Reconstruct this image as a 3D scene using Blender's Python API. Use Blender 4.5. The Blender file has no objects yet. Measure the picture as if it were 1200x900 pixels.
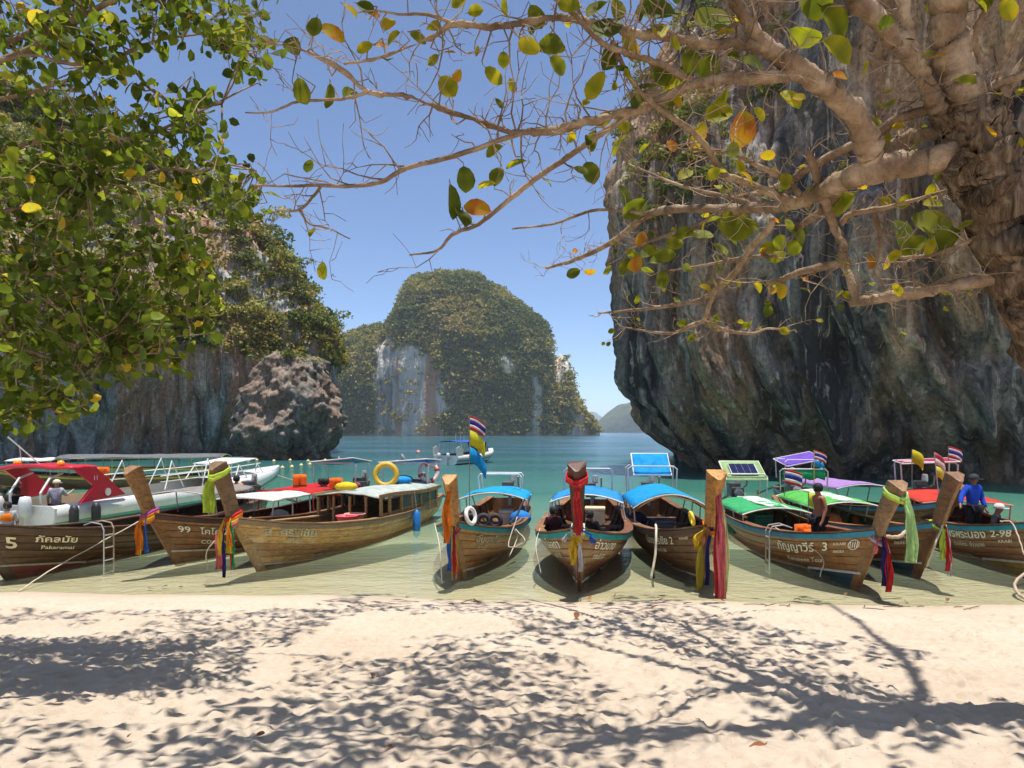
import bpy, bmesh, math, random
import numpy as np
from mathutils import Vector, Matrix, Quaternion
R = math.radians
sc = bpy.context.scene
COL = sc.collection

# ------------------------------------------------------------------ camera, sky, sun, exposure
CZ = 3.0
cam_d = bpy.data.cameras.new('camera'); cam = bpy.data.objects.new('camera', cam_d); COL.objects.link(cam)
cam.location = (0, 0, CZ); cam.rotation_euler = (R(90), 0, 0)
cam_d.lens = 24; cam_d.sensor_width = 36; cam_d.shift_y = 56/1200
cam_d.clip_start = .05; cam_d.clip_end = 30000
sc.camera = cam
SUN = Vector((.05, -.05, 1)).normalized()
w = bpy.data.worlds.new('World'); sc.world = w; w.use_nodes = True
wn = w.node_tree.nodes; bg = wn['Background']
sky = wn.new('ShaderNodeTexSky'); sky.sky_type = 'NISHITA'; sky.sun_disc = False
sky.sun_elevation = math.asin(SUN.z); sky.sun_rotation = math.atan2(SUN.x, SUN.y)
sky.air_density = .6; sky.dust_density = .6; sky.ozone_density = 3.5
w.node_tree.links.new(sky.outputs[0], bg.inputs[0]); bg.inputs[1].default_value = .14
sd = bpy.data.lights.new('sun', 'SUN'); sd.energy = 4.7; sd.angle = R(.53); sd.color = (1, .96, .905)
so = bpy.data.objects.new('sun', sd); COL.objects.link(so); so.rotation_euler = SUN.to_track_quat('Z', 'Y').to_euler(); so.location = (0, 0, 60)
vs = sc.view_settings; vs.view_transform = 'Standard'; vs.look = 'None'; vs.gamma = 1; vs.exposure = .55
sc.render.engine = 'CYCLES'
cy = sc.cycles; cy.use_denoising = True; cy.max_bounces = 6; cy.diffuse_bounces = 3; cy.glossy_bounces = 3
cy.transparent_max_bounces = 10; cy.transmission_bounces = 3; cy.volume_bounces = 1; cy.caustics_reflective = False; cy.caustics_refractive = False
cy.sample_clamp_indirect = 6

# ------------------------------------------------------------------ helpers
def tag(o, label=None, cat=None, group=None, kind=None):
    if label: o['label'] = label
    if cat: o['category'] = cat
    if group: o['group'] = group
    if kind: o['kind'] = kind
    return o
def thing(name, label, cat, loc=(0, 0, 0), rz=0, group=None):
    o = bpy.data.objects.new(name, None); COL.objects.link(o); o.empty_display_size = .1
    o.location = loc; o.rotation_euler = (0, 0, rz)
    return tag(o, label, cat, group)
def link(name, me, parent=None, loc=None, mat=None):
    o = bpy.data.objects.new(name, me); COL.objects.link(o)
    if parent: o.parent = parent
    if loc is not None: o.location = loc
    if mat is not None and not me.materials: me.materials.append(mat)
    return o
def mesh(name, v, f, smooth=False, attr=None):
    me = bpy.data.meshes.new(name)
    if isinstance(f, np.ndarray):
        v = np.asarray(v, np.float32); n, k = f.shape
        me.vertices.add(len(v)); me.vertices.foreach_set('co', v.ravel())
        me.loops.add(n*k); me.loops.foreach_set('vertex_index', f.ravel().astype(np.int32))
        me.polygons.add(n); me.polygons.foreach_set('loop_start', np.arange(0, n*k, k, dtype=np.int32))
        me.update(calc_edges=True); me.validate()
    else:
        me.from_pydata([tuple(map(float, p)) for p in v], [], f); me.update()
    if smooth: me.polygons.foreach_set('use_smooth', np.ones(len(me.polygons), bool))
    if attr:
        for an, (dom, arr) in attr.items():
            a = me.attributes.new(an, 'FLOAT', dom); a.data.foreach_set('value', np.asarray(arr, np.float32))
    return me
def at(u, v, Y): return Vector(((u-600)/800*Y, Y, CZ+(506-v)/800*Y))
class MB:
    """collects shapes into one mesh"""
    def __init__(s): s.v = []; s.f = []
    def add(s, v, f):
        n = len(s.v); s.v += [tuple(p) for p in v]; s.f += [tuple(i+n for i in q) for q in f]; return s
    def box(s, a, b, rz=0, ry=0, rx=0, piv=None):
        x0, y0, z0 = a; x1, y1, z1 = b
        v = [Vector(p) for p in ((x0,y0,z0),(x1,y0,z0),(x1,y1,z0),(x0,y1,z0),(x0,y0,z1),(x1,y0,z1),(x1,y1,z1),(x0,y1,z1))]
        if rz or ry or rx:
            c = Vector(piv) if piv else (Vector(a)+Vector(b))/2
            m = Matrix.Rotation(rz, 3, 'Z') @ Matrix.Rotation(ry, 3, 'Y') @ Matrix.Rotation(rx, 3, 'X')
            v = [m @ (p-c)+c for p in v]
        return s.add(v, [(0,3,2,1),(4,5,6,7),(0,1,5,4),(1,2,6,5),(2,3,7,6),(3,0,4,7)])
    def tube(s, pts, r, n=6, cap=True):
        pts = [Vector(p) for p in pts]; m = len(pts)
        if not hasattr(r, '__len__'): r = [r]*m
        v = []; f = []; ref = None
        for i, p in enumerate(pts):
            t = (pts[min(i+1, m-1)]-pts[max(i-1, 0)])
            t = t.normalized() if t.length > 1e-9 else Vector((0, 0, 1))
            if ref is None: ref = Vector((0, 0, 1)) if abs(t.z) < .9 else Vector((1, 0, 0))
            a = t.cross(ref)
            a = a.normalized() if a.length > 1e-6 else t.orthogonal().normalized()
            b = a.cross(t); ref = b
            for k in range(n):
                q = 2*math.pi*k/n; v.append(p+(math.cos(q)*a+math.sin(q)*b)*float(r[i]))
        for i in range(m-1):
            for k in range(n):
                f.append((i*n+k, i*n+(k+1) % n, (i+1)*n+(k+1) % n, (i+1)*n+k))
        if cap: f += [tuple(range(n-1, -1, -1)), tuple((m-1)*n+k for k in range(n))]
        return s.add(v, f)
    def lathe(s, prof, n=12, c=(0, 0, 0), axis='Z'):
        v = []; f = []; m = len(prof)
        for r, z in prof:
            for k in range(n):
                q = 2*math.pi*k/n; p = (r*math.cos(q), r*math.sin(q), z)
                if axis == 'X': p = (p[2], p[0], p[1])
                if axis == 'Y': p = (p[0], p[2], p[1])
                v.append((p[0]+c[0], p[1]+c[1], p[2]+c[2]))
        for i in range(m-1):
            for k in range(n): f.append((i*n+k, i*n+(k+1) % n, (i+1)*n+(k+1) % n, (i+1)*n+k))
        f += [tuple(range(n-1, -1, -1)), tuple((m-1)*n+k for k in range(n))]
        return s.add(v, f)
    def torus(s, c, R0, r, M, n=16, k=7):
        v = []; f = []
        for i in range(n):
            a = 2*math.pi*i/n
            for j in range(k):
                b = 2*math.pi*j/k; p = Vector(((R0+r*math.cos(b))*math.cos(a), (R0+r*math.cos(b))*math.sin(a), r*math.sin(b)))
                v.append(M @ p+Vector(c))
        for i in range(n):
            for j in range(k): f.append((i*k+j, ((i+1) % n)*k+j, ((i+1) % n)*k+(j+1) % k, i*k+(j+1) % k))
        return s.add(v, f)
    def sheet(s, grid, th=.012):
        """a thin cloth of points grid[i][j], closed, thickness th"""
        n = len(grid); m = len(grid[0]); g = [[Vector(p) for p in row] for row in grid]
        top = []; bot = []
        for i in range(n):
            for j in range(m):
                a = g[min(i+1, n-1)][j]-g[max(i-1, 0)][j]; b = g[i][min(j+1, m-1)]-g[i][max(j-1, 0)]
                nn = a.cross(b); nn = nn.normalized() if nn.length > 1e-9 else Vector((0, 0, 1))
                top.append(g[i][j]+nn*th/2); bot.append(g[i][j]-nn*th/2)
        N = n*m; f = []
        for i in range(n-1):
            for j in range(m-1):
                q = (i*m+j, (i+1)*m+j, (i+1)*m+j+1, i*m+j+1); f.append(q); f.append(tuple(N+x for x in q[::-1]))
        for i in range(n-1):
            f.append((i*m, N+i*m, N+(i+1)*m, (i+1)*m)); f.append(((i+1)*m+m-1, N+(i+1)*m+m-1, N+i*m+m-1, i*m+m-1))
        for j in range(m-1):
            f.append((j+1, N+j+1, N+j, j)); f.append(((n-1)*m+j, N+(n-1)*m+j, N+(n-1)*m+j+1, (n-1)*m+j+1))
        return s.add(top+bot, f)
    def build(s, name, mat, parent=None, smooth=False, loc=None):
        me = mesh(name, s.v, s.f, smooth); me.materials.append(mat)
        return link(name, me, parent, loc)
def dup(o, parent=None):
    c = o.copy(); COL.objects.link(c); c.parent = parent
    for ch in o.children: dup(ch, c)
    return c
# lattice noise
def _h(a, b, c, s):
    n = (a.astype(np.int64)*374761393+b.astype(np.int64)*668265263+c.astype(np.int64)*2147483647*3+s*974711) & 0xffffffff
    n = ((n ^ (n >> 13))*1274126177) & 0xffffffff
    n = ((n ^ (n >> 16))*2246822519) & 0xffffffff
    return ((n ^ (n >> 15)) & 0xffffff)/float(0xffffff)
def noise(x, y, z=0., s=0):
    x, y, z = np.broadcast_arrays(np.asarray(x, float), np.asarray(y, float), np.asarray(z, float))
    i, j, k = np.floor(x), np.floor(y), np.floor(z); a, b, c = x-i, y-j, z-k
    a, b, c = (q*q*q*(q*(q*6-15)+10) for q in (a, b, c)); o = 0
    for dx in (0, 1):
        for dy in (0, 1):
            for dz in (0, 1):
                o = o+_h(i+dx, j+dy, k+dz, s)*(a if dx else 1-a)*(b if dy else 1-b)*(c if dz else 1-c)
    return o*2-1
def fbm(x, y, z=0., o=4, s=0, g=.5):
    r = 0; a = 1; t = 0
    for q in range(o):
        r = r+a*noise(x*2**q, y*2**q, np.asarray(z)*2**q, s+q*17); t += a; a *= g
    return r/t
def ss(a, b, x):
    t = np.clip((np.asarray(x, float)-a)/(b-a), 0, 1); return t*t*(3-2*t)
def smooth_interp(xs, ys, n=201, k=9):
    X = np.linspace(xs[0], xs[-1], n); Yv = np.interp(X, xs, ys)
    P = np.concatenate([2*Yv[0]-Yv[k:0:-1], Yv, 2*Yv[-1]-Yv[-2:-k-2:-1]]); ker = np.hanning(2*k+1); ker /= ker.sum()
    S = np.convolve(P, ker, 'valid')
    return lambda t: np.interp(t, X, S)

# ------------------------------------------------------------------ materials
class NT:
    def __init__(s, name):
        s.m = bpy.data.materials.new(name); s.m.use_nodes = True; s.t = s.m.node_tree; s.n = s.t.nodes; s.l = s.t.links
        s.b = s.n['Principled BSDF']; s.out = s.n['Material Output']
    def new(s, ty, ins={}, **kw):
        o = s.n.new('ShaderNode'+ty)
        for k, v in kw.items(): setattr(o, k, v)
        for k, v in ins.items(): s.set(o, k, v)
        return o
    def set(s, o, k, v):
        i = o.inputs[k]
        if isinstance(v, bpy.types.NodeSocket): s.l.new(v, i)
        elif isinstance(v, bpy.types.Node): s.l.new(v.outputs[0], i)
        else:
            if i.type == 'RGBA' and len(v) == 3: v = (*v, 1)
            i.default_value = v
    def ramp(s, fac, stops, interp='LINEAR'):
        r = s.n.new('ShaderNodeValToRGB'); e = r.color_ramp; e.interpolation = interp
        while len(e.elements) < len(stops): e.elements.new(.5)
        for q, (p, c) in zip(e.elements, stops):
            q.position = p; q.color = (*c, 1) if hasattr(c, '__len__') else (c, c, c, 1)
        s.set(r, 0, fac); return r.outputs[0]
    def mix(s, f, a, b, mode='MIX'):
        o = s.n.new('ShaderNodeMix'); o.data_type = 'RGBA'; o.blend_type = mode
        s.set(o, 0, f); s.set(o, 6, a); s.set(o, 7, b); return o.outputs[2]
    def math(s, op, a, b=0., clamp=False):
        o = s.n.new('ShaderNodeMath'); o.operation = op; o.use_clamp = clamp; s.set(o, 0, a); s.set(o, 1, b); return o.outputs[0]
    def coord(s, kind='Object', scale=(1, 1, 1), rot=(0, 0, 0)):
        c = s.n.new('ShaderNodeTexCoord'); m = s.new('Mapping'); s.l.new(c.outputs[kind], m.inputs[0]); m.inputs['Scale'].default_value = scale; m.inputs['Rotation'].default_value = rot
        return m.outputs[0]
    def noise(s, vec, scale, detail=4, rough=.55, dist=0.):
        return s.new('TexNoise', {'Vector': vec, 'Scale': scale, 'Detail': detail, 'Roughness': rough, 'Distortion': dist}).outputs[0]
    def bump(s, h, strength, dist=.02, normal=None):
        b = s.new('Bump', {'Height': h, 'Strength': strength, 'Distance': dist})
        if normal is not None: s.set(b, 'Normal', normal)
        return b.outputs[0]
    def surf(s, **kw):
        for k, v in kw.items():
            s.set(s.b, {'color': 'Base Color', 'rough': 'Roughness', 'normal': 'Normal', 'metal': 'Metallic', 'spec': 'Specular IOR Level', 'coat': 'Coat Weight'}[k], v)
        return s.m
_mc = {}
def paint(c, rough=.5, var=.18, spec=.4, metal=0.):
    """worn paint, plastic or cloth of one colour"""
    k = (tuple(c), rough, var, metal)
    if k in _mc: return _mc[k]
    n = NT('paint_%02d' % len(_mc)); v = n.coord()
    a = n.noise(v, 3.2, 5); b = n.noise(v, 26, 4)
    f = n.math('ADD', n.math('MULTIPLY', a, .65), n.math('MULTIPLY', b, .35))
    col = n.ramp(f, [(.3, [x*(1-var*1.6) for x in c]), (.52, c), (.72, [min(1, x*(1+var*.8)+.015*var) for x in c])])
    _mc[k] = n.surf(color=col, rough=n.ramp(b, [(.3, rough*.85), (.7, min(1, rough*1.2))]), spec=spec, metal=metal, normal=n.bump(b, .15, .01))
    return _mc[k]
def cloth(c, trans=.35):
    k = ('cl', tuple(c), trans)
    if k in _mc: return _mc[k]
    n = NT('cloth_%02d' % len(_mc)); v = n.coord()
    a = n.noise(v, 5, 6, .65, .8); b = n.noise(v, 60, 2)
    col = n.ramp(a, [(.28, [x*.72 for x in c]), (.5, c), (.75, [min(1, x*1.15+.02) for x in c])])
    n.surf(color=col, rough=.85, spec=.15, normal=n.bump(n.math('ADD', a, n.math('MULTIPLY', b, .2)), .6, .05))
    t = n.new('BsdfTranslucent', {'Color': col}); mx = n.new('MixShader', {0: trans, 1: n.b.outputs[0], 2: t})
    n.l.new(mx.outputs[0], n.out.inputs[0]); _mc[k] = n.m; return n.m
def wood(c, worn=.3, gloss=.45, worn_c=(.34, .27, .18), dirt=.5):
    k = ('w', tuple(c), worn, gloss, tuple(worn_c))
    if k in _mc: return _mc[k]
    n = NT('wood_%02d' % len(_mc)); v = n.coord('Object', (.55, 7, 7)); v2 = n.coord('Object')
    rnd = n.new('ObjectInfo').outputs['Random']
    g = n.noise(v, 2.6, 7, .62, .6); g2 = n.noise(v, 14, 5, .6); big = n.noise(v2, 1.7, 4)
    col = n.ramp(g, [(.25, [x*.35 for x in c]), (.47, c), (.72, [min(1, c[0]*1.7), min(1, c[1]*1.55), min(1, c[2]*1.35)])])
    col = n.mix(n.math('MULTIPLY', n.ramp(g2, [(.5, 0.), (.68, 1.)]), .45), col, [x*.3 for x in c])
    col = n.mix(n.math('MULTIPLY', n.ramp(n.math('ADD', n.math('MULTIPLY', big, .8), n.math('MULTIPLY', g2, .3)), [(.54, 0.), (.78, 1.)]), worn), col, worn_c)
    hs = n.new('HueSaturation', {'Color': col, 'Value': n.ramp(rnd, [(0, .72), (1, 1.22)]), 'Hue': n.ramp(rnd, [(0, .492), (1, .506)])})
    st = n.noise(n.coord('Object', (5, 5, .7)), 2.2, 5)
    col = n.mix(n.math('MULTIPLY', n.ramp(st, [(.55, 0.), (.75, 1.)]), dirt), hs.outputs[0], (.035, .03, .024))
    _mc[k] = n.surf(color=col, rough=n.ramp(g2, [(.3, gloss*.8), (.7, min(1, gloss*1.35))]), spec=.45, normal=n.bump(n.math('ADD', g, n.math('MULTIPLY', g2, .5)), .35, .012))
    return _mc[k]
def leaf_mat(name, stops, trans=.42, attr='tint'):
    n = NT(name)
    if attr: f = n.new('Attribute', attribute_name=attr).outputs['Fac']
    else: f = n.new('ObjectInfo').outputs['Random']
    v = n.coord(); a = n.noise(v, 30, 3)
    col = n.ramp(f, stops); col = n.mix(n.math('MULTIPLY', n.ramp(a, [(.4, 0.), (.75, 1.)]), .35), col, (.16, .12, .02))
    n.surf(color=col, rough=.6, spec=.18)
    t = n.new('BsdfTranslucent', {'Color': n.mix(1., col, (1.5, 1.45, .7), 'MULTIPLY')}); mx = n.new('MixShader', {0: trans, 1: n.b.outputs[0], 2: t})
    n.l.new(mx.outputs[0], n.out.inputs[0]); return n.m
WHITE = paint((.72, .71, .68), .4); STEEL = paint((.55, .55, .54), .35, .1, .5, .6); RUSTY = paint((.42, .31, .22), .6, .3); ROPE = paint((.55, .48, .36), .9, .25)
BLACK = paint((.025, .025, .027), .5); RUBBER = paint((.03, .03, .032), .7)
# ------------------------------------------------------------------ ground and water
FAR = 7000.
_dep = smooth_interp([0, 2, 6, 12, 22, 50, 100], [0, .2, .55, 1.0, 2.0, 5.0, 8.0], 401, 3)
def shore(X): return 12.25-.055*np.clip(X, -25, 25)+.22*noise(np.asarray(X)/3.1, 5.3)+.08*noise(np.asarray(X)/.9, 2.2)
def ground_base(X, Y):
    d = shore(X)-Y
    return np.where(d > 0, .118*np.minimum(d, 11)+.02*np.clip(d-11, 0, 60), -_dep(np.clip(-d, 0, 100)))
def gz(x, y): return float(ground_base(np.array(float(x)), np.array(float(y))))
def axis(a, b, st, lo, hi, g=1.28):
    c = list(np.arange(a, b+1e-6, st)); q = st
    while c[-1] < hi: q *= g; c.append(min(hi, c[-1]+q))
    q = st
    while c[0] > lo: q *= g; c.insert(0, max(lo, c[0]-q))
    return np.array(c)
def tensor(xs, ys):
    nx, ny = len(xs), len(ys); X, Y = np.meshgrid(xs, ys)
    i = np.arange((ny-1)*(nx-1)); r = i//(nx-1); c = i % (nx-1); a = r*nx+c
    return X, Y, np.stack([a, a+1, a+nx+1, a+nx], 1)
rng = np.random.default_rng(5)
xs = axis(-8.6, 9.6, .026, -FAR, FAR); ys = axis(3.4, 12.7, .026, -FAR, FAR)
X, Y, F = tensor(xs, ys)
Z = ground_base(X, Y)
B = np.zeros_like(Z)
ix0 = np.searchsorted(xs, -8.6); iy0 = np.searchsorted(ys, 3.4); nxd = int(18.2/.026); nyd = int(9.3/.026)
for _ in range(9000):                                     # trodden dimples with pushed-up rims
    cx = rng.uniform(-8.5, 9.5); cyy = rng.uniform(3.4, 12.3); a = rng.uniform(.055, .15); b = a*rng.uniform(.4, .65); th = rng.normal(1.3, .8); dp = rng.uniform(.006, .026)
    i0 = ix0+int((cx+8.6)/.026); j0 = iy0+int((cyy-3.4)/.026); k = int(a*2.1/.026)
    sl = (slice(max(j0-k, 0), j0+k), slice(max(i0-k, 0), i0+k)); dx = X[sl]-cx; dy = Y[sl]-cyy
    p = (dx*math.cos(th)+dy*math.sin(th))/a; q = (-dx*math.sin(th)+dy*math.cos(th))/b; r2 = p*p+q*q
    B[sl] += dp*(-np.exp(-r2*1.1)+.6*np.exp(-(np.sqrt(r2)-1.3)**2*5))
B += .014*fbm(X/.3, Y/.22, 0, 3, 3)+.05*fbm(X/2.2, Y/1.6, 0, 2, 8)
d = shore(X)-Y
B = np.clip(B, -.07, .07)*(.12+.88*ss(.5, 1.7, d))*ss(-.4, .25, d)*(np.abs(X) < 30)*(Y > -20)
Z = Z+B
gm = mesh('sand', np.stack([X.ravel(), Y.ravel(), Z.ravel()], 1), F, True)
n = NT('beach_sand'); v = n.coord()
pz = n.new('SeparateXYZ', {0: n.new('NewGeometry').outputs['Position']}).outputs[2]
a = n.noise(v, .6, 4); b = n.noise(v, 9, 5); c = n.noise(v, 420, 2); sp = n.noise(v, 48, 3)
col = n.ramp(n.math('ADD', n.math('MULTIPLY', a, .5), n.math('MULTIPLY', b, .5)), [(.3, (.46, .36, .26)), (.5, (.55, .45, .34)), (.7, (.61, .52, .41))])
col = n.mix(n.math('MULTIPLY', n.ramp(c, [(.45, 0.), (.62, 1.)]), .3), col, (.36, .28, .2))
col = n.mix(n.math('MULTIPLY', n.ramp(sp, [(.66, 0.), (.7, 1.)]), .6), col, (.17, .105, .06))
wet = n.ramp(n.math('ADD', n.math('ADD', pz, .05), n.math('MULTIPLY', n.math('SUBTRACT', a, .5), .08)), [(.02, .55), (.045, 1.), (.07, 1.), (.13, 0.)])
col = n.mix(n.math('MULTIPLY', wet, .5), col, (.44, .35, .24))
n.surf(color=col, rough=n.ramp(wet, [(0, .95), (1, .55)]), spec=.25, normal=n.bump(n.math('ADD', n.math('MULTIPLY', b, .6), n.math('MULTIPLY', c, .3)), .7, .03))
ground = link('beach_and_seabed', gm, mat=n.m); tag(ground, kind='structure')

xs = axis(-22, 22, .5, -FAR, FAR, 1.12); ys = axis(11, 60, .4, -FAR, FAR, 1.1); ys = ys[ys > 9]
X, Y, F = tensor(xs, ys); D = np.maximum(-ground_base(X, Y), 0)
D = D*(1+.22*fbm(X/9, Y/14, 0, 3, 21))
wm = mesh('water', np.stack([X.ravel(), Y.ravel(), 0*X.ravel()], 1), F, True, {'depth': ('POINT', D.ravel())})
n = NT('sea_water'); dep = n.new('Attribute', attribute_name='depth').outputs['Fac']
v = n.coord('Object', (1, 1.9, 1)); patch = n.noise(n.coord('Object', (.018, .045, 1)), 1.4, 4)
op = n.math('SUBTRACT', 1., n.math('POWER', 2.718, n.math('MULTIPLY', dep, -.62)))
body = n.ramp(n.math('MULTIPLY', dep, .125), [(0, (.66, .7, .44)), (.05, (.48, .62, .38)), (.13, (.2, .44, .29)), (.26, (.06, .23, .17)), (.5, (.028, .12, .105)), (1, (.022, .085, .1))])
r1 = n.noise(v, 2.1, 4, .6, .6); r2 = n.noise(v, 7.5, 3, .6, .4); r3 = n.noise(n.coord('Object', (.16, .4, 1)), 1.2, 4)
h = n.math('ADD', n.math('ADD', n.math('MULTIPLY', r1, 1.), n.math('MULTIPLY', r2, .35)), n.math('MULTIPLY', r3, 2.5))
bw = n.ramp(n.math('MULTIPLY', dep, .5), [(0, .22), (.5, .55)])
bm = n.new('Bump', {'Height': h, 'Strength': bw, 'Distance': .16}).outputs[0]
tr = n.new('BsdfTransparent', {'Color': (.94, 1, .9)}); df = n.new('BsdfDiffuse', {'Color': body, 'Normal': bm})
m1 = n.new('MixShader', {0: op, 1: tr, 2: df})
gl = n.new('BsdfGlossy', {'Roughness': n.ramp(patch, [(.35, .06), (.65, .2)]), 'Normal': bm, 'Color': (.9, .95, 1)})
fr = n.new('Fresnel', {'IOR': 1.33, 'Normal': bm})
m2 = n.new('MixShader', {0: n.math('MULTIPLY', fr, .9), 1: m1, 2: gl}); n.l.new(m2.outputs[0], n.out.inputs[0])
sea = link('sea', wm, mat=n.m); tag(sea, kind='structure')

# ------------------------------------------------------------------ limestone cliffs
def rock_mat(name, dark, mid, pale, warm, warm_w=.4, zs=.12, white=.35, sc_=1., lo=.33):
    n = NT(name); v = n.coord('Object', (1, 1, zs)); v2 = n.coord()
    a = n.noise(v, .55*sc_, 6, .6, .6); b = n.noise(v, 2.1*sc_, 5, .62, .5); c = n.noise(v2, 3.2*sc_, 6, .65); d_ = n.noise(v, .21*sc_, 3, .5, .4)
    col = n.ramp(a, [(lo, dark), (lo+.15, mid), (lo+.32, pale)])
    col = n.mix(n.math('MULTIPLY', n.ramp(d_, [(.44, 0.), (.58, 1.)]), warm_w), col, warm)
    col = n.mix(n.math('MULTIPLY', n.ramp(b, [(.56, 0.), (.68, 1.)]), white), col, [min(1, p*1.45) for p in pale])
    col = n.mix(n.math('MULTIPLY', n.ramp(b, [(.3, 1.), (.44, 0.)]), .75), col, [p*.45 for p in dark])
    col = n.mix(n.math('MULTIPLY', n.ramp(c, [(.35, 1.), (.55, 0.)]), .5), col, [p*.5 for p in dark])
    n.surf(color=col, rough=.9, spec=.2, normal=n.bump(n.math('ADD', n.math('MULTIPLY', b, .7), c), .8, .22/sc_))
    return n.m
def wall(name, pts, zs, off, disp, ds, closed=False, extra=None):
    P = np.array(pts, float)
    if closed: P = np.vstack([P, P[:1]])
    for _ in range(3):                                    # round the plan off
        Q = [] if closed else [P[:1]]
        for i in range(len(P)-1): Q.append(np.stack([.75*P[i]+.25*P[i+1], .25*P[i]+.75*P[i+1]]))
        P = np.vstack(Q+([Q[0][:1]] if closed else [P[-1:]]))
    L = np.concatenate([[0], np.cumsum(np.linalg.norm(np.diff(P, axis=0), axis=1))])
    N = int(L[-1]/ds); s = np.linspace(0, L[-1], N)
    x = np.interp(s, L, P[:, 0]); y = np.interp(s, L, P[:, 1])
    tx = np.gradient(x); ty = np.gradient(y)
    if closed:
        tx[0] = tx[-1] = (x[1]-x[-2])/2; ty[0] = ty[-1] = (y[1]-y[-2])/2
    l = np.hypot(tx, ty); nx, ny = ty/l, -tx/l
    if closed:
        if np.mean(nx*(x-x.mean())+ny*(y-y.mean())) < 0: nx, ny = -nx, -ny
    elif np.mean(nx*x+ny*y) > 0: nx, ny = -nx, -ny
    zs = np.asarray(zs); S, Zz = np.meshgrid(s, zs); Xb = np.broadcast_to(x, S.shape); Yb = np.broadcast_to(y, S.shape)
    o = off(S, Zz)+disp(S, Zz, Xb, Yb)
    VX = Xb+nx*o; VY = Yb+ny*o; VZ = Zz+(extra(S, Zz) if extra else 0)
    n_, m_ = S.shape; i = np.arange((n_-1)*(m_-1)); r = i//(m_-1); c = i % (m_-1); a = r*m_+c
    F = np.stack([a, a+1, a+m_+1, a+m_], 1)
    if closed or nx[0]*0+np.mean(nx*ty-ny*tx) > 0: pass
    return np.stack([VX, VY, VZ], -1), F
def absn(x, y, s): return np.abs(noise(x, y, 0, s))
# right cliff
o_r = smooth_interp([-3, 0, 1.3, 3.4, 5.5, 7.5, 22, 33, 50, 62], [-7, -6.2, -4.9, -2.5, -.5, 0, .2, -4.6, -7, -8], 601, 8)
def off_r(S, Z): return ss(22, 40, Z)*2.2*ss(53, 63, S)+(1-ss(53, 63, S)*ss(17, 22, Z))*o_r(np.clip(Z-1.1*noise(S/4.3, .5, 0, 3)-.5*noise(S/1.4, .7, 0, 4)*ss(8, 2, Z), -3, 62))
def disp_r(S, Z, X, Y):
    sl = S+.32*(Z-9)*np.exp(-((Z-6)/9)**2)+.9*noise(S/7, Z/9, 0, 11)
    k = ss(-.5, 3.5, Z)
    d = 2.2*fbm(S/10, Z/15, 0, 3, 31)+3.0*absn(sl/3.6, Z/14, 41)+1.5*absn(sl/1.4, Z/9, 42)+.55*absn(sl/.5, Z/5, 43)*(.4+.6*k)+.7*np.clip(noise(S/3, Z/2.2, 0, 47), 0, 1)+.38*fbm(S/.9, Z/1., 0, 4, 44)
    st = np.clip(noise(sl/.8, Z/30, 0, 51), 0, 1)**1.5*np.exp(-((Z-3.2)/1.9)**2)*1.6      # hanging stone curtains at the lip
    return d-2.2+st
zz = np.concatenate([np.arange(-2, 13, .1), np.arange(13, 36, .17), np.arange(36, 62, .6)])
VR, F = wall('right', [(20, 95), (12, 66), (9.2, 53), (8.2, 47.5), (13, 44), (20, 40.5), (27, 36), (37, 32), (50, 31), (75, 42)], zz, off_r, disp_r, .125)
m = mesh('cliff', VR.reshape(-1, 3), F, True)
right_rock = rock_mat('right_cliff_stone', (.035, .034, .036), (.2, .18, .16), (.5, .43, .35), (.46, .28, .15), .7, .085, .6, 1., .41)
cliff_r = link('cliff', m, mat=right_rock)
tag(cliff_r, 'towering fluted grey and ochre limestone cliff overhanging the dark water behind the green canopied boats', 'cliff')
# left cliff
o_l = smooth_interp([-3, 0, 3, 8, 13, 17, 24, 31, 43, 62], [-3.2, -2.6, -1.2, 0, .2, -.3, -4.5, -9.5, -27, -75], 601, 8)
def disp_l(S, Z, X, Y):
    sl = S+.15*Z; up = ss(13, 20, Z)
    return 3*fbm(S/16, Z/18, 0, 3, 61)+(1.6*absn(sl/4, Z/16, 62)+.9*absn(sl/1.5, Z/8, 63)+.4*absn(sl/.6, Z/5, 64))*(1-.5*up)+.5*fbm(S/2, Z/2, 0, 3, 65)*(1+up)-1.2
zz = np.concatenate([np.arange(-2, 18, .2), np.arange(18, 62, .5)])
VL, F = wall('left', [(-120, 42), (-75, 54), (-54, 61), (-43, 70), (-36, 79), (-29, 86), (-24.5, 90), (-24.5, 97), (-29, 112), (-45, 150)], zz, lambda S, Z: o_l(np.clip(Z-1.5*noise(S/8, .2, 0, 9)*ss(30, 15, Z), -3, 62)), disp_l, .25)
n_rows, n_cols = VL.shape[:2]
left_rock = rock_mat('left_cliff_stone', (.05, .055, .052), (.26, .26, .24), (.52, .52, .48), (.5, .23, .11), .65, .085, .65)
cliff_l = link('cliff', mesh('cliff', VL.reshape(-1, 3), F, True), mat=left_rock)
tag(cliff_l, 'grey streaked limestone cliff with overgrown top behind the speedboats', 'cliff')
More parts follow.
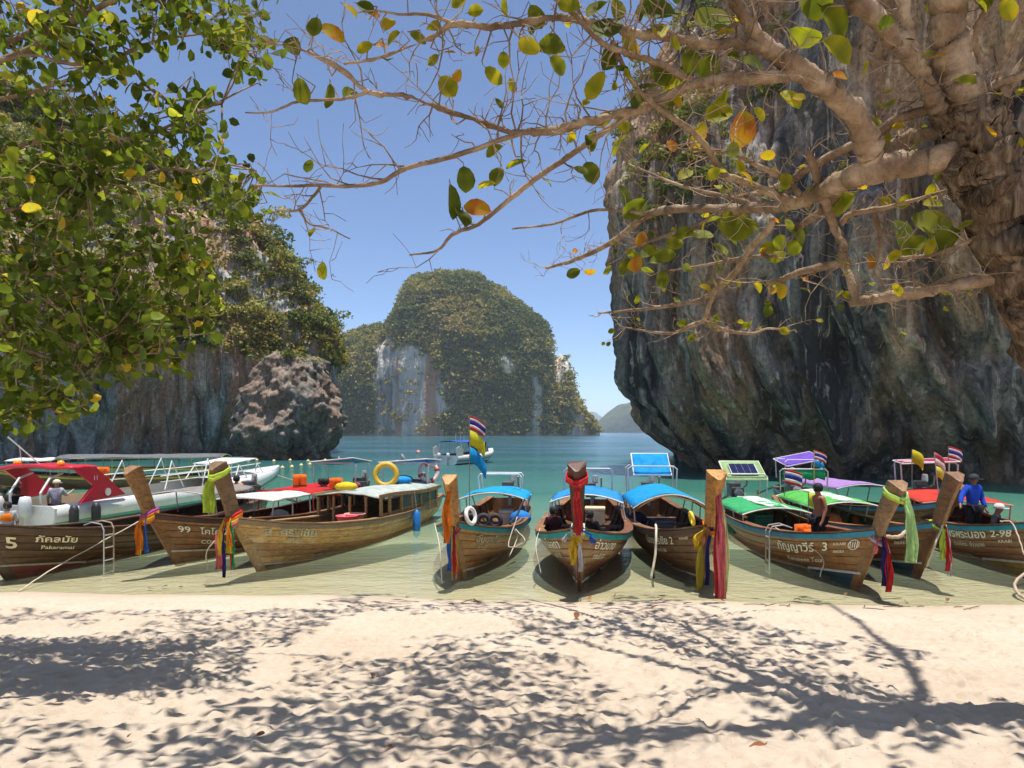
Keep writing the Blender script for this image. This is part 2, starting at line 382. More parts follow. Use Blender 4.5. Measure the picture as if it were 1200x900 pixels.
# the free-standing rock
o_k = smooth_interp([-2, 0, 1.5, 4, 7, 9.5, 11, 11.8], [-1.9, -1.4, -.55, .1, -.2, -1.1, -2.4, -4.6], 301, 5)
def disp_k(S, Z, X, Y): return 1.8*fbm(X/3, Y/3, Z/3, 3, 71)+1.3*np.abs(fbm(X/1.5, Y/1.5, Z/2.2, 3, 72))-.25+.4*fbm(X/.5, Y/.5, Z/.5, 3, 73)
th = np.linspace(0, 2*math.pi, 12, endpoint=False)
zk = np.arange(-2, 11.85, .13)
VK, F = wall('rock', np.stack([-24.6+5.4*np.cos(th), 76+4.8*np.sin(th)], 1), zk, lambda S, Z: o_k(Z), disp_k, .13, True)
top = len(VK.reshape(-1, 3))
mk = mesh('rock', VK.reshape(-1, 3), F, True)
rock_m = rock_mat('sea_stack_stone', (.035, .034, .034), (.15, .135, .115), (.34, .29, .23), (.34, .21, .14), .5, .6, .35, 1.3)
rk = link('sea_rock', mk, mat=rock_m); tag(rk, 'bulging dark pitted rock standing in the water at the foot of the overgrown cliff', 'rock')

# ------------------------------------------------------------------ leaf clumps
def leaf_cloud(centres, radii, per, size, rg, flat=.75, hemi=True, tints=None):
    """many small folded leaf faces spread through crowns; returns verts, quads, tint per face"""
    C = np.repeat(np.asarray(centres, float), per, 0); Rr = np.repeat(np.asarray(radii, float), per)
    k = len(C); dv = rg.normal(size=(k, 3)); dv /= np.linalg.norm(dv, axis=1)[:, None]
    if hemi: dv[:, 2] = np.abs(dv[:, 2])*1.1-.25
    P = C+dv*(Rr*rg.uniform(.45, 1.08, k))[:, None]*np.array([1, 1, flat])
    nn = dv*.55+rg.normal(size=(k, 3))*.55+np.array([0, 0, .35]); nn /= np.linalg.norm(nn, axis=1)[:, None]
    a = np.cross(nn, rg.normal(size=(k, 3))); a /= np.linalg.norm(a, axis=1)[:, None]; b = np.cross(nn, a)
    s = np.repeat(np.asarray(size, float)*np.ones(len(centres)), per)*rg.uniform(.6, 1.35, k); a = a*s[:, None]; b = b*(s*rg.uniform(.45, .8, k))[:, None]
    V = np.stack([P-a, P-b*.9+a*.1, P+a, P+b*.9-a*.1], 1).reshape(-1, 3)
    Fq = np.arange(4*k).reshape(k, 4)
    T = np.clip((np.repeat(tints, per) if tints is not None else .5)+rg.normal(0, .12, k), 0, 1)
    return V, Fq, T
veg = leaf_mat('hillside_leaves', [(0, (.045, .075, .02)), (.3, (.1, .13, .03)), (.55, (.2, .195, .042)), (.8, (.33, .27, .06)), (1, (.33, .26, .14))], .3)

# ------------------------------------------------------------------ islands
def island(name, Yd, prof, depth, label, p=.55, rockfn=None, mat=None, du=2., amp=1., seed=0, flat_to=None):
    us = np.arange(prof[0][0], prof[-1][0]+.01, du); k = Yd/800
    H = np.interp(us, [q[0] for q in prof], [(506-q[1])*k+CZ for q in prof])
    wv = np.concatenate([np.linspace(0, 1, 38)**2*.25, np.linspace(.27, 1, 22), np.linspace(1.1, 2, 8)])
    U, W = np.meshgrid(us, wv); Hh = np.broadcast_to(H, U.shape); x = (U-600)*k
    ang = W*math.pi/2
    Dp = depth*(.35+.65*np.clip(Hh/H.max(), 0, 1))
    y = Yd-np.cos(ang)*Dp; z = Hh*np.maximum(np.sin(ang), 0)**p
    nz = fbm(x/(30*k), z/(22*k), y/(30*k), 4, seed); fl = absn(x/(9*k), z/(60*k), seed+3)
    y = y-amp*k*(13*nz+7*fl)*np.clip(np.sin(ang)*3, .15, 1)*(W < 1.02); z = np.maximum(z+amp*k*3.*noise(x/(14*k), y/(14*k), 0, seed+9)*np.sin(ang)*(W > .05)*(W < .97), -.5)
    z[0] = -1.5; z[-1] = -1.5
    V = np.stack([x*1.0, y, z], -1); n_, m_ = U.shape; i = np.arange((n_-1)*(m_-1)); r = i//(m_-1); c = i % (m_-1); a = r*m_+c
    F = np.stack([a, a+1, a+m_+1, a+m_], 1)
    rk = rockfn(U, 506-(z-CZ)/k, z) if rockfn else np.zeros(U.shape)
    me = mesh(name, V.reshape(-1, 3), F, True, {'rock': ('POINT', rk.ravel())})
    o = link(name, me, mat=mat); tag(o, label, 'island')
    return o, V, rk, U
def rockmask(U, Vp, z):
    w_ = 5*noise(U/11, Vp/16, 0, 81)+3*noise(U/4, Vp/6, 0, 82)
    a = ss(3, -3, np.maximum(np.maximum(458-U-w_*.6, U-536+w_*2.2), np.maximum(404+(U-462)*.55-Vp+w_*1.4, Vp-515)))
    b = ss(2, -2, np.maximum(np.abs(U-626-w_*.7)-4, 452-Vp+w_*2))
    c = ss(2, -2, np.maximum(np.abs(U-652-w_*.5)-8, np.maximum(398-Vp, Vp-448+w_*2)))
    e = ss(2, -2, np.maximum(np.abs(U-596-w_)-9, np.maximum(430-Vp+w_, Vp-446+w_)))*.7
    f = ss(1.5, -1, np.maximum(np.abs(U-672+w_)-9, 488-Vp))*.8
    g = ss(1, -1.5, np.maximum(408-Vp, U-470))*0
    s_ = ss(2.6, 1.2, z+1.2*noise(U/6, 3.1))
    return np.clip(np.maximum.reduce([a, b, c, e, f, s_]), 0, 1)
n = NT('island_surface'); v = n.coord('Object', (1, 1, .16)); v2 = n.coord()
a = n.noise(v, .09, 6, .62, .5); b = n.noise(v, .3, 5, .6); c = n.noise(v2, .25, 5); rz_ = n.new('SeparateXYZ', {0: n.new('NewGeometry').outputs['Position']}).outputs[2]
rc = n.ramp(a, [(.3, (.13, .13, .13)), (.46, (.38, .35, .31)), (.6, (.64, .57, .48)), (.72, (.75, .68, .57))])
rc = n.mix(n.math('MULTIPLY', n.ramp(n.noise(v, .055, 4, .5, .3), [(.53, 0.), (.6, 1.)]), .8), rc, (.46, .2, .1))
rc = n.mix(n.math('MULTIPLY', n.ramp(b, [(.32, 1.), (.45, 0.)]), .6), rc, (.05, .05, .055))
rc = n.mix(n.ramp(rz_, [(.02, 1.), (.45, 0.)]), rc, (.06, .055, .05))
gc = n.ramp(c, [(.35, (.04, .06, .02)), (.55, (.09, .11, .03)), (.72, (.17, .16, .06))])
col = n.mix(n.new('Attribute', attribute_name='rock').outputs['Fac'], gc, rc)
n.surf(color=col, rough=.95, spec=.1, normal=n.bump(n.math('ADD', b, c), .9, 2.5)); isl_m = n.m
prof = [(380, 508), (382, 425), (395, 411), (420, 394), (445, 386), (462, 384), (468, 378), (477, 356), (487, 336), (500, 329), (520, 327), (545, 327), (562, 329), (585, 345), (610, 361), (630, 376), (640, 392), (646, 420), (650, 424), (655, 416), (662, 420), (667, 450), (672, 464), (680, 480), (690, 494), (698, 507)]
isl, VI, RKM, UI = island('island', 600, prof, 95, 'tall forested limestone island with a streaked bare rock wall rising from the sea', .5, rockmask, isl_m, 1.6, 1., 101)
rg = np.random.default_rng(7)
cand = VI[1:60].reshape(-1, 3); rr = RKM[1:60].ravel()
wt = np.abs(np.gradient(VI[..., 2], axis=0))[1:60].ravel()+.25*np.abs(np.gradient(VI[..., 1], axis=0))[1:60].ravel(); pick = rg.choice(len(cand), 9000, p=wt/wt.sum()); pick = pick[(rr[pick] < .4) | (rg.uniform(size=9000) < .06)][:6800]
cc = cand[pick]+rg.normal(0, 1.0, (len(pick), 3)); cc[:, 1] -= 1.2; cc[:, 2] = np.maximum(cc[:, 2], 2.2)
tn = .5+.75*fbm(cc[:, 0]/38, cc[:, 2]/30, 0, 3, 5)+.3*(cc[:, 2] < 25)*.3-.12*(cc[:, 0] < -105)+rg.normal(0, .1, len(cc))
V, Fq, T = leaf_cloud(cc, rg.uniform(1.8, 4.8, len(cc)), 18, 1.15, rg, .8, True, np.clip(tn, 0, 1))
fo = link('forest_canopy', mesh('forest_canopy', V, Fq, False, {'tint': ('FACE', T)}), isl, mat=veg); tag(fo, kind='stuff')
n = NT('far_island_surface'); v2 = n.coord(); c = n.noise(v2, .03, 6, .65)
n.surf(color=n.ramp(c, [(.35, (.03, .045, .02)), (.55, (.065, .08, .03)), (.75, (.13, .115, .06))]), rough=1., spec=.05, normal=n.bump(c, 1., 14))
island('island', 2500, [(697, 506), (699, 499), (706, 490), (716, 481), (726, 474), (738, 472), (752, 476), (764, 485), (780, 489), (800, 494), (822, 500), (840, 506)], 260, 'small rounded green islet far out beside the overhanging cliff', .6, None, n.m, 1., .55, 131)
island('island', 6200, [(682, 506.5), (687, 486), (694, 482), (700, 486), (708, 492), (722, 494), (740, 498), (760, 506)], 500, 'pale hazy blue islet on the horizon behind the small green islet', .6, None, n.m, 1., .3, 151)

# ------------------------------------------------------------------ shrubs growing on the cliffs
protos = []
for i in range(9):
    rg = np.random.default_rng(40+i); nb = rg.integers(5, 9)
    cs = rg.normal(0, .55, (nb, 3))*np.array([1, 1, .55]); cs[:, 2] = np.abs(cs[:, 2])
    V, Fq, T = leaf_cloud(cs, rg.uniform(.35, .6, nb), 46, .105, rg, .8, True, rg.normal(.5, .1, nb))
    mb = MB()
    for c_ in cs: mb.tube([(0, 0, -.5), Vector(c_)*.5+Vector((0, 0, -.1)), c_], [.03, .02, .008], 4)
    protos.append((mesh('foliage', V, Fq, False, {'tint': ('FACE', T)}), mesh('stem', mb.v, mb.f)))
def shrub_mat(name, shift, hue):
    n = NT(name); f = n.new('Attribute', attribute_name='tint').outputs['Fac']; r = n.new('ObjectInfo').outputs['Random']
    q = n.math('ADD', n.math('MULTIPLY', f, .55), n.math('ADD', n.math('MULTIPLY', r, .6), shift))
    col = n.ramp(q, [(.1, (.045, .075, .02)), (.4, (.115, .15, .03)), (.62, (.22, .23, .042)), (.82, (.38, .32, .07)), (1, (.4, .31, .16))])
    n.surf(color=col, rough=.6, spec=.2); t = n.new('BsdfTranslucent', {'Color': col}); mx = n.new('MixShader', {0: .3, 1: n.b.outputs[0], 2: t}); n.l.new(mx.outputs[0], n.out.inputs[0]); return n.m
sh_m = shrub_mat('cliff_shrub_leaves', -.02, 0); bark_thin = paint((.2, .15, .1), .9, .3)
for fm, stm in protos: fm.materials.append(sh_m); stm.materials.append(bark_thin)
def shrub(p, s, rg, label, group):
    fm, stm = protos[rg.integers(len(protos))]
    t = thing('cliff_shrub', label, 'shrub', p, rg.uniform(0, 6.28), group); t.scale = (s*rg.uniform(.85, 1.2), s*rg.uniform(.85, 1.2), s*rg.uniform(.8, 1.15))
    link('foliage', fm, t); link('stem', stm, t)
rg = np.random.default_rng(77); rows = np.searchsorted(zz, 12.5)
cnt = 0; taken = []
while cnt < 205:
    i = rg.integers(rows, n_rows-22); j = rg.integers(int(n_cols*.27), int(n_cols*.86)); p = VL[i, j]
    if p[1] < 40 or p[1] > 112: continue
    u = 600+800*p[0]/p[1]; v_ = 506-800*(p[2]-CZ)/p[1]
    if u < -40 or v_ < 20: continue
    lim = 11.5+3*noise(np.array(u/40), np.array(.5), 0, 4)+(1.5 if u > 255 else 0)
    if p[2] < lim+2: continue
    if any((p[0]-q[0])**2+(p[1]-q[1])**2+(p[2]-q[2])**2 < 1.3 for q in taken): continue
    taken.append(p); s = rg.uniform(1.5, 3.1); shrub((p[0], p[1]-.2, p[2]+.1), s, rg, 'bushy olive shrub rooted on the steep overgrown cliff behind the speedboats', 'shrubs covering the cliff behind the speedboats'); cnt += 1
V, Fq, T = leaf_cloud(VL[rows:n_rows-1, int(n_cols*.25):int(n_cols*.86)].reshape(-1, 3)[rg.choice((n_rows-1-rows)*(int(n_cols*.86)-int(n_cols*.25)), 7500)]+rg.normal(0, .3, (7500, 3)), rg.uniform(.5, 1.3, 7500), 18, .27, rg, .9, True, rg.uniform(.25, 1., 7500))
g_ = link('ground_cover', mesh('ground_cover', V, Fq, False, {'tint': ('FACE', T)}), cliff_l, mat=veg); tag(g_, kind='stuff')
for k in range(11):
    a_ = rg.uniform(0, 6.28); r_ = rg.uniform(0, 3.4)
    shrub((-24.6+r_*math.cos(a_), 75.4+.8*r_*math.sin(a_), 11.1-.09*r_*r_), rg.uniform(.9, 1.8), rg, 'yellow green shrub growing on top of the dark sea rock', 'shrubs on the sea rock')
rr_, cc_ = VR.shape[:2]; cnt = 0
for _ in range(40000):
    if cnt >= 82: break
    i = rg.integers(np.searchsorted(np.arange(rr_), 120), rr_-20); j = rg.integers(0, cc_); p = VR[i, j]; u = 600+800*p[0]/p[1]; v_ = 506-800*(p[2]-CZ)/p[1]
    if p[1] > 60: continue
    ok = (727 < u < 850 and 95 < v_ < 262) or (800 < u < 905 and -60 < v_ < 120 and rg.uniform() < .25) or (880 < u < 1200 and v_ < 60 and rg.uniform() < .02)
    if not ok: continue
    shrub((p[0], p[1]-.1, p[2]), rg.uniform(.7, 1.6), rg, 'dark green shrub clinging to the shaded edge of the overhanging cliff', 'shrubs on the overhanging cliff'); cnt += 1

# ------------------------------------------------------------------ haze
hb = MB().box((-FAR-90, -FAR-90, -12), (FAR+90, FAR+90, 172)); n = NT('haze_air'); n.n.remove(n.b)
pv = n.n.new('ShaderNodeVolumePrincipled'); pv.inputs['Color'].default_value = (.86, .92, 1, 1); pv.inputs['Density'].default_value = .00015; pv.inputs['Anisotropy'].default_value = .2
n.l.new(pv.outputs[0], n.out.inputs['Volume'])
hz = hb.build('haze', n.m); tag(hz, kind='stuff')
# ------------------------------------------------------------------ long-tail boats
def catmull(P, k=5):
    P = [np.array(p, float) for p in P]; Q = [2*P[0]-P[1]]+P+[2*P[-1]-P[-2]]; out = []
    for i in range(1, len(Q)-2):
        for j in range(k):
            t = j/k; a, b, c, d = Q[i-1:i+3]
            out.append(.5*(2*b+(c-a)*t+(2*a-5*b+4*c-d)*t*t+(3*b-a-3*c+d)*t**3))
    out.append(P[-1]); return out
_beam = smooth_interp([0, .12, .3, .5, .68, .8, .9, .96, 1], [.62, .78, .95, 1, .93, .76, .47, .22, .05], 201, 5)
_shr = smooth_interp([0, .15, .4, .6, .78, .9, 1], [.78, .66, .58, .62, .78, .98, 1.2], 201, 9)
_kel = smooth_interp([0, .12, .5, .8, .93, 1], [.02, -.18, -.28, -.24, -.16, -.1], 201, 5)
class Hull:
    def __init__(s, L, B, rake=.95, zs=1.): s.L, s.B, s.rake, s.zs = L, B, rake, zs
    def p(s, t, u, side=1, o=0.):
        b = s.B/2*float(_beam(t)); z1 = float(_shr(t))*s.zs; z0 = float(_kel(t)); m = float(ss(.5, .97, t)); th = u*math.pi/2*.9
        y = b*((1-m)*math.sin(th)**.75/math.sin(math.pi*.45)**.75+m*(u**.82)); zf = (1-m)*(1-math.cos(th))/(1-math.cos(math.pi*.45))+m*u
        z = z0+(z1-z0)*zf; x = (t-.5)*s.L+s.rake*float(ss(.45, 1, t))*zf
        return Vector((x, side*(y+o*(1-.3*m)), z-.25*o))
    def nrm(s, t, u, side):
        a = s.p(min(t+.004, 1), u, side)-s.p(t-.004, u, side); b = s.p(t, min(u+.01, 1), side)-s.p(t, u-.01, side)
        q = a.cross(b)*(1 if side > 0 else -1)
        q = -q if q.y*side < 0 else q
        return q.normalized()
    def stem_x(s, z=0.): z0, z1 = float(_kel(1)), float(_shr(1))*s.zs; return s.L/2+s.rake*(z-z0)/(z1-z0)
def lettering(body, size, H, parent, side, t0, u0, mat, flip, shear=0., bold=0.):
    """painted lettering laid on the hull: starts at station t0, height u0; flip: reads towards the stern"""
    c = bpy.data.curves.new('lettering', 'FONT'); c.body = body; c.size = size; c.resolution_u = 2; c.shear = shear; c.offset = bold*size
    o = bpy.data.objects.new('tmp', c); COL.objects.link(o)
    me = bpy.data.meshes.new_from_object(o.evaluated_get(bpy.context.evaluated_depsgraph_get())); bpy.data.objects.remove(o); bpy.data.curves.remove(c)
    g = (H.p(t0, .95, side)-H.p(t0, .6, side)).length/.35
    for v in me.vertices:
        x, y = v.co.x, v.co.y; t = t0+(-x if flip else x)/(H.L*1.02); u = u0+y/g; t = min(max(t, .02), .995); u = min(max(u, .05), .995)
        v.co = H.p(t, u, side)+H.nrm(t, u, side)*.034
    me.materials.clear(); me.materials.append(mat); me.update()
    return link('lettering', me, parent)
LET = paint((.84, .75, .52), .6, .2); LETW = paint((.86, .83, .74), .6, .12)
def ribbon(mb, pts, w, seed=0, folds=3, tw=0., flare=1.):
    """a strip of gathered cloth along pts"""
    rg = random.Random(seed); pts = [Vector(p) for p in pts]; g = []; ph = rg.uniform(0, 6)
    fine = []
    for i in range(len(pts)-1):
        for k in range(4): fine.append(pts[i].lerp(pts[i+1], k/4))
    fine.append(pts[-1]); m = len(fine)
    for i, p in enumerate(fine):
        q = i/(m-1); ww = w*(.55+.45*min(1, q*2.5))*(1+(flare-1)*q); ang = tw+.5*math.sin(q*4+ph); ax = Vector((math.sin(ang)*.3, math.cos(ang), 0)); ay = Vector((math.cos(ang), -math.sin(ang)*.3, 0)); row = []
        for k in range(9):
            a = k/8-.5; row.append(p+ax*ww*a+ay*(.25*ww*math.sin(a*folds*6.28+ph+q*2))+ax*.02*math.sin(q*9+k))
        g.append(row)
    mb.sheet(g, .006); return mb
def arch(mb, xa, xb, hw, z0, crown, n=12, nx=14, sag=.022, dz=0., th=.025):
    """a bowed roof sheet between xa and xb"""
    mb.sheet([[(x, y, z0+crown*(1-(y/hw)**2)+dz*i/nx+sag*math.sin(i/nx*9+y*2.5)*.6+1.1*sag*float(noise(x*3.1+xa, y*3.3+z0*7))) for y in np.linspace(-hw, hw, n+1)] for i, x in enumerate(np.linspace(xa, xb, nx+1))], th); return mb
def make_boat(u, v, a, label, L=9., B=2., wood_c=(.17, .085, .035), worn=.25, bottom=(.19, .07, .04), rail=(.08, .36, .38), strip=(.6, .58, .52), prow=1.05, prow_fwd=.55, prow_w=.3, nb=2, zs=1., gloss=.35, group=None, planks=7, worn_c=(.34, .27, .18), stem_c=None, prow_c=None):
    H = Hull(L, B, .95, zs); Yb = CZ*800/(v-506); W = at(u, v, Yb); W.z = 0
    dx, dy = math.sin(R(a)), -math.cos(R(a)); xs_ = H.stem_x(0.); rz = math.atan2(dy, dx)
    T = thing('longtail_boat', label, 'boat', (W.x-dx*xs_, W.y-dy*xs_, 0), rz, group or 'wooden long-tail boats moored along the beach')
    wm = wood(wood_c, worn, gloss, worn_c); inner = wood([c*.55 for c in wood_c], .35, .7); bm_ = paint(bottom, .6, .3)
    ts = np.concatenate([np.linspace(0, .8, 18), np.linspace(.83, 1, 10)])
    mb = MB(); us = np.linspace(0, 1, 9)
    for side in (1, -1):
        n0 = len(mb.v); mb.v += [tuple(H.p(t, q, side, -.03)) for t in ts for q in us]
        for i in range(len(ts)-1):
            for j in range(8):
                q = (n0+i*9+j, n0+i*9+j+1, n0+(i+1)*9+j+1, n0+(i+1)*9+j); mb.f.append(q if side > 0 else q[::-1])
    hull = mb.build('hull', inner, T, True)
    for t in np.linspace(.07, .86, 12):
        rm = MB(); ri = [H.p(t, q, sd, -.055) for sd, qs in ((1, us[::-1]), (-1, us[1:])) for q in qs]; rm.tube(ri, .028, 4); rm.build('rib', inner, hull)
    e = .012
    for side in (1, -1):                                       # strakes, each a plank proud of the shell
        for k in range(planks):
            pm = MB(); g = []; u0, u1 = k/planks, (k+1)/planks
            for t in ts:
                for q, o in ((u0, -.01), (u0+.003, .012), (u0+e, .015), ((u0+u1)/2, .017), (u1-e, .015), (u1-.003, .012), (u1, -.01)): pm.v.append(tuple(H.p(float(t), q, side, o)))
            for i in range(len(ts)-1):
                for j in range(6):
                    q = (i*7+j, i*7+j+1, (i+1)*7+j+1, (i+1)*7+j); pm.f.append(q if side > 0 else q[::-1])
            pm.build('plank', bm_ if k < nb else wm, hull, True)
        sm = MB(); pts = [H.p(float(t), nb/planks+.012, side, .042) for t in ts]; sm.tube(pts, .026, 5); sm.build('rub_strip', paint(strip, .5, .2), T)
        gm_ = MB(); ro, ri = [], []
        for t in ts:
            p = H.p(float(t), 1., side); o = .045
            ro.append([(p.x, p.y+side*o, p.z-.1), (p.x, p.y+side*o, p.z+.0), (p.x, p.y-side*.005, p.z+.012), (p.x, p.y-side*.005, p.z-.1)])
        for i in range(len(ts)-1):
            n0 = len(gm_.v); gm_.v += ro[i]+ro[i+1]
            for j in range(4):
                q = (n0+j, n0+(j+1) % 4, n0+4+(j+1) % 4, n0+4+j); gm_.f.append(q if side < 0 else q[::-1])
        gm_.build('sheer_strake', paint(rail, .45, .2), T)
        cm = MB(); cm.sheet([[Vector((p.x, side*max(abs(p.y)-.16, 0), p.z+.03)), Vector((p.x, p.y+side*.06, p.z+.03))] if side > 0 else [Vector((p.x, p.y+side*.06, p.z+.03)), Vector((p.x, side*max(abs(p.y)-.16, 0), p.z+.03))] for p in [H.p(float(t), 1., side) for t in ts]], .035)
        cm.build('gunwale', wood([c*.8 for c in wood_c], .5, .6), T)
    # transom, floor, foredeck, thwarts
    tm = MB(); ring = [H.p(0, q, 1) for q in us]+[H.p(0, q, -1) for q in us[::-1]]; tm.v = [tuple(p) for p in ring]+[tuple(p+Vector((-.05, 0, 0))) for p in ring]; k = len(ring)
    tm.f = [tuple(range(k)), tuple(range(2*k-1, k-1, -1))]+[(i, (i+1) % k, k+(i+1) % k, k+i) for i in range(k)]; tm.build('transom', wm, T)
    fl = [t for t in np.linspace(.04, .8, 14)]; fm = MB(); fm.sheet([[Vector((H.p(t, .42, 1).x, y*H.p(t, .42, 1).y*.97, .0+.1*max(0, t-.6))) for y in (-1, -.5, 0, .5, 1)] for t in fl], .03); fm.build('floor', wood((.2, .14, .085), .5, .8), T)
    fd = [t for t in np.linspace(.8, .99, 7)]; dm = MB(); dm.sheet([[Vector((H.p(t, .93, 1).x, y*H.p(t, .93, 1).y, H.p(t, .93, 1).z+.02)) for y in (-1, 0, 1)] for t in fd], .03); dm.build('foredeck', wood([c*.9 for c in wood_c], .5, .6), T)
    for t in (.2, .33, .46, .59, .7):
        p = H.p(t, .78, 1); MB().box((p.x-.13, -abs(p.y), p.z-.02), (p.x+.13, abs(p.y), p.z+.025)).build('thwart', wood((.22, .13, .07), .4, .6), T)
    # stem and prow post
    z1 = float(_shr(1))*zs; zk = float(_kel(1)); st = MB(); sec = []
    for q in np.linspace(0, 1, 8):
        z = zk-.02+(z1+.02-zk)*q; x = H.stem_x(z); hw = .055+.03*q; sec.append([(x+.07, -.03, z), (x+.07, .03, z), (x-.16, hw+.03, z), (x-.16, -hw-.03, z)])
    x0 = H.stem_x(z1); N = 9; sec2 = []
    for i in range(N):
        q = i/(N-1); z = z1-.12+(prow+.12)*q; x = x0-.02+prow_fwd*(q**1.25); hw = .085+(prow_w/2-.085)*q**1.2; dfr = .1+.02*q
        tilt = -.14*q; sec2.append([(x+dfr, -.035, z+.1*tilt), (x+dfr, .035, z+.1*tilt), (x-.04, hw, z+.12*q), (x-.2, hw*.96, z+.16*q), (x-.2, -hw*.96, z+.16*q), (x-.04, -hw, z+.12*q)])
    for S, nm, mt_, par in ((sec, 'stem', wood(stem_c or [c*.85 for c in wood_c], worn, gloss), T), (sec2, 'prow_post', wood(prow_c or [c*.9 for c in wood_c], worn*.8, gloss+.1), T)):
        m2 = MB(); k = len(S[0])
        for s_ in S: m2.v += s_
        for i in range(len(S)-1):
            for j in range(k): m2.f.append((i*k+j, i*k+(j+1) % k, (i+1)*k+(j+1) % k, (i+1)*k+j))
        m2.f += [tuple(range(k-1, -1, -1)), tuple((len(S)-1)*k+j for j in range(k))]
        o = m2.build(nm, mt_, par); bv = o.modifiers.new('b', 'BEVEL'); bv.width = .012; bv.segments = 2
    info = dict(T=T, H=H, hull=hull, x0=x0, z1=z1, prow=prow, fwd=prow_fwd, zs=zs, pw=prow_w)
    return info
def loc2w(b, p): 
    T = b['T']; return Matrix.Translation(T.location) @ Matrix.Rotation(T.rotation_euler.z, 4, 'Z') @ Vector(p)
def prow_pt(b, q, side=0., fr=0.):
    """point on the prow post at height fraction q"""
    x = b['x0']-.02+b['fwd']*q**1.25; hw = .085+(b['pw']/2-.085)*q**1.2
    return Vector((x+fr, side*hw, b['z1']-.12+(b['prow']+.12)*q))
def canopy(b, xa, xb, hw, z0, crown, c, stripe=None, edge=(.5, .45, .38), posts=4, trans=.3, dz=0., name='canopy'):
    T = b['T']; H = b['H']
    r = arch(MB(), xa, xb, hw, z0, crown, dz=dz).build(name, cloth(c, trans), T, True)
    if stripe: arch(MB(), xa+.02, xb-.02, hw*stripe[1], z0+.018+crown*(1-stripe[1]**2), crown*stripe[1]**2, dz=dz).build('stripe', cloth(stripe[0], trans), r, True)
    for x in (xa, xb):
        m = MB(); m.tube([(x, y, z0+crown*(1-(y/hw)**2)-.02+(dz if x == xb else 0)) for y in np.linspace(-hw, hw, 11)], .022, 5); m.build('canopy_bow', paint(edge, .6, .25), T)
    for i in range(posts):
        x = xa+(xb-xa)*(i/(posts-1))*.96+.02*(xb-xa)
        for sd in (1, -1):
            t = min(max((x-.2)/H.L+.5, .02), .97); yb = abs(H.p(t, 1, 1).y)-.06; zb = H.p(t, 1, 1).z
            m = MB(); m.tube([(x, sd*yb, zb-.1), (x, sd*(hw*.97), z0+dz*i/max(1, posts-1))], .02, 5); m.build('canopy_post', paint(edge, .6, .25), T)
    for sd in (1, -1):
        m = MB(); m.tube([(xa, sd*hw*.985, z0-.02), (xb, sd*hw*.985, z0-.02+dz)], .02, 5); m.build('canopy_rail', paint(edge, .6, .25), T)
    return r
def awning(b, x, y, z, lx, wy, tilt, c, frame=(.6, .59, .57), roll=0., base=.6, rim=None, name='awning', legs=True, w_frame=None, ztop=None):
    """flat stern awning on a pipe frame"""
    T = b['T']; m = MB(); M = Matrix.Rotation(tilt, 3, 'Y') @ Matrix.Rotation(roll, 3, 'X')
    pt = lambda i, j, d=0.: Vector((x, y, z))+M @ Vector((i*lx/2, j*wy/2, d))
    m.sheet([[pt(i, j, -.035*math.cos(i*1.5)*math.cos(j*1.5)) for j in np.linspace(-1, 1, 7)] for i in np.linspace(-1, 1, 6)], .02)
    o = m.build(name, cloth(c, .35), T, True); e = MB()
    cs = [pt(-1, -1), pt(1, -1), pt(1, 1), pt(-1, 1)]
    e.tube(cs+[cs[0]], .022, 5); e.build('awning_rim', paint(rim or frame, .4, .2), T)
    if legs:
        wf = (w_frame or wy)/2
        for i in (-1, 1):
            f = MB(); xx = x+i*lx*.33; zt = ztop or z
            f.tube([(xx, y-wf*.95, base), (xx, y-wf, zt-.1), (xx, y-wf+.1, zt-.02), (xx, y+wf-.1, zt-.02), (xx, y+wf, zt-.1), (xx, y+wf*.95, base)], .024, 6); f.build('awning_frame', paint(frame, .4, .2), T)
    return o
def engine(b, y=0.1, x=None, tail=3.2, c=(.12, .12, .12), red=False):
    """car engine on a swivel with its long propeller shaft"""
    T = b['T']; x = -b['H'].L/2+.15 if x is None else x; z = .98
    E = MB().box((x-.32, y-.2, z-.1), (x+.3, y+.2, z+.22)).box((x-.2, y-.24, z+.2), (x+.22, y+.12, z+.36)).build('engine', paint(c, .4, .4, .5, .4), T)
    bv = E.modifiers.new('b', 'BEVEL'); bv.width = .03; bv.segments = 2
    MB().lathe([(.0, 0), (.14, 0), (.14, .1), (.05, .12)], 12, (x+.3, y, z+.05), 'X').build('flywheel', STEEL, E)
    MB().lathe([(.0, 0), (.09, 0), (.1, .05), (.09, .24), (0, .26)], 10, (x-.05, y+.1, z+.34), 'Z').build('air_filter', STEEL, E)
    mm = MB(); mm.tube([(x-.2, y+.22, z+.1), (x-.1, y+.3, z+.2), (x+.2, y+.3, z+.28), (x+.3, y+.3, z+.55)], .03, 6); mm.build('exhaust', RUSTY, E)
    mm = MB(); mm.tube([(x+.25, y, z+.1), (x+.8, y-.05, z+.12), (x+1.5, y-.1, z+.1)], .022, 6); mm.build('tiller', STEEL, E)
    mm = MB(); mm.tube([(x, y, .55), (x, y, z-.08)], .06, 8); mm.build('pivot', STEEL, E)
    mm = MB(); mm.tube([(x-.3, y, z), (x-.3-tail, y+.1, .22)], [.05, .03], 7); mm.build('tail_shaft', BLACK, T)
    pp = MB()
    for k in range(3):
        a = k*2.094; pp.sheet([[Vector((x-.3-tail-.02*j, y+.1+q*math.cos(a)-.05*j*math.sin(a), .22+q*math.sin(a)+.05*j*math.cos(a))) for j in (-1, 0, 1)] for q in (.02, .09, .16)], .01)
    pp.build('propeller', paint((.4, .28, .1), .3, .2, .5, .7), T)
    return E
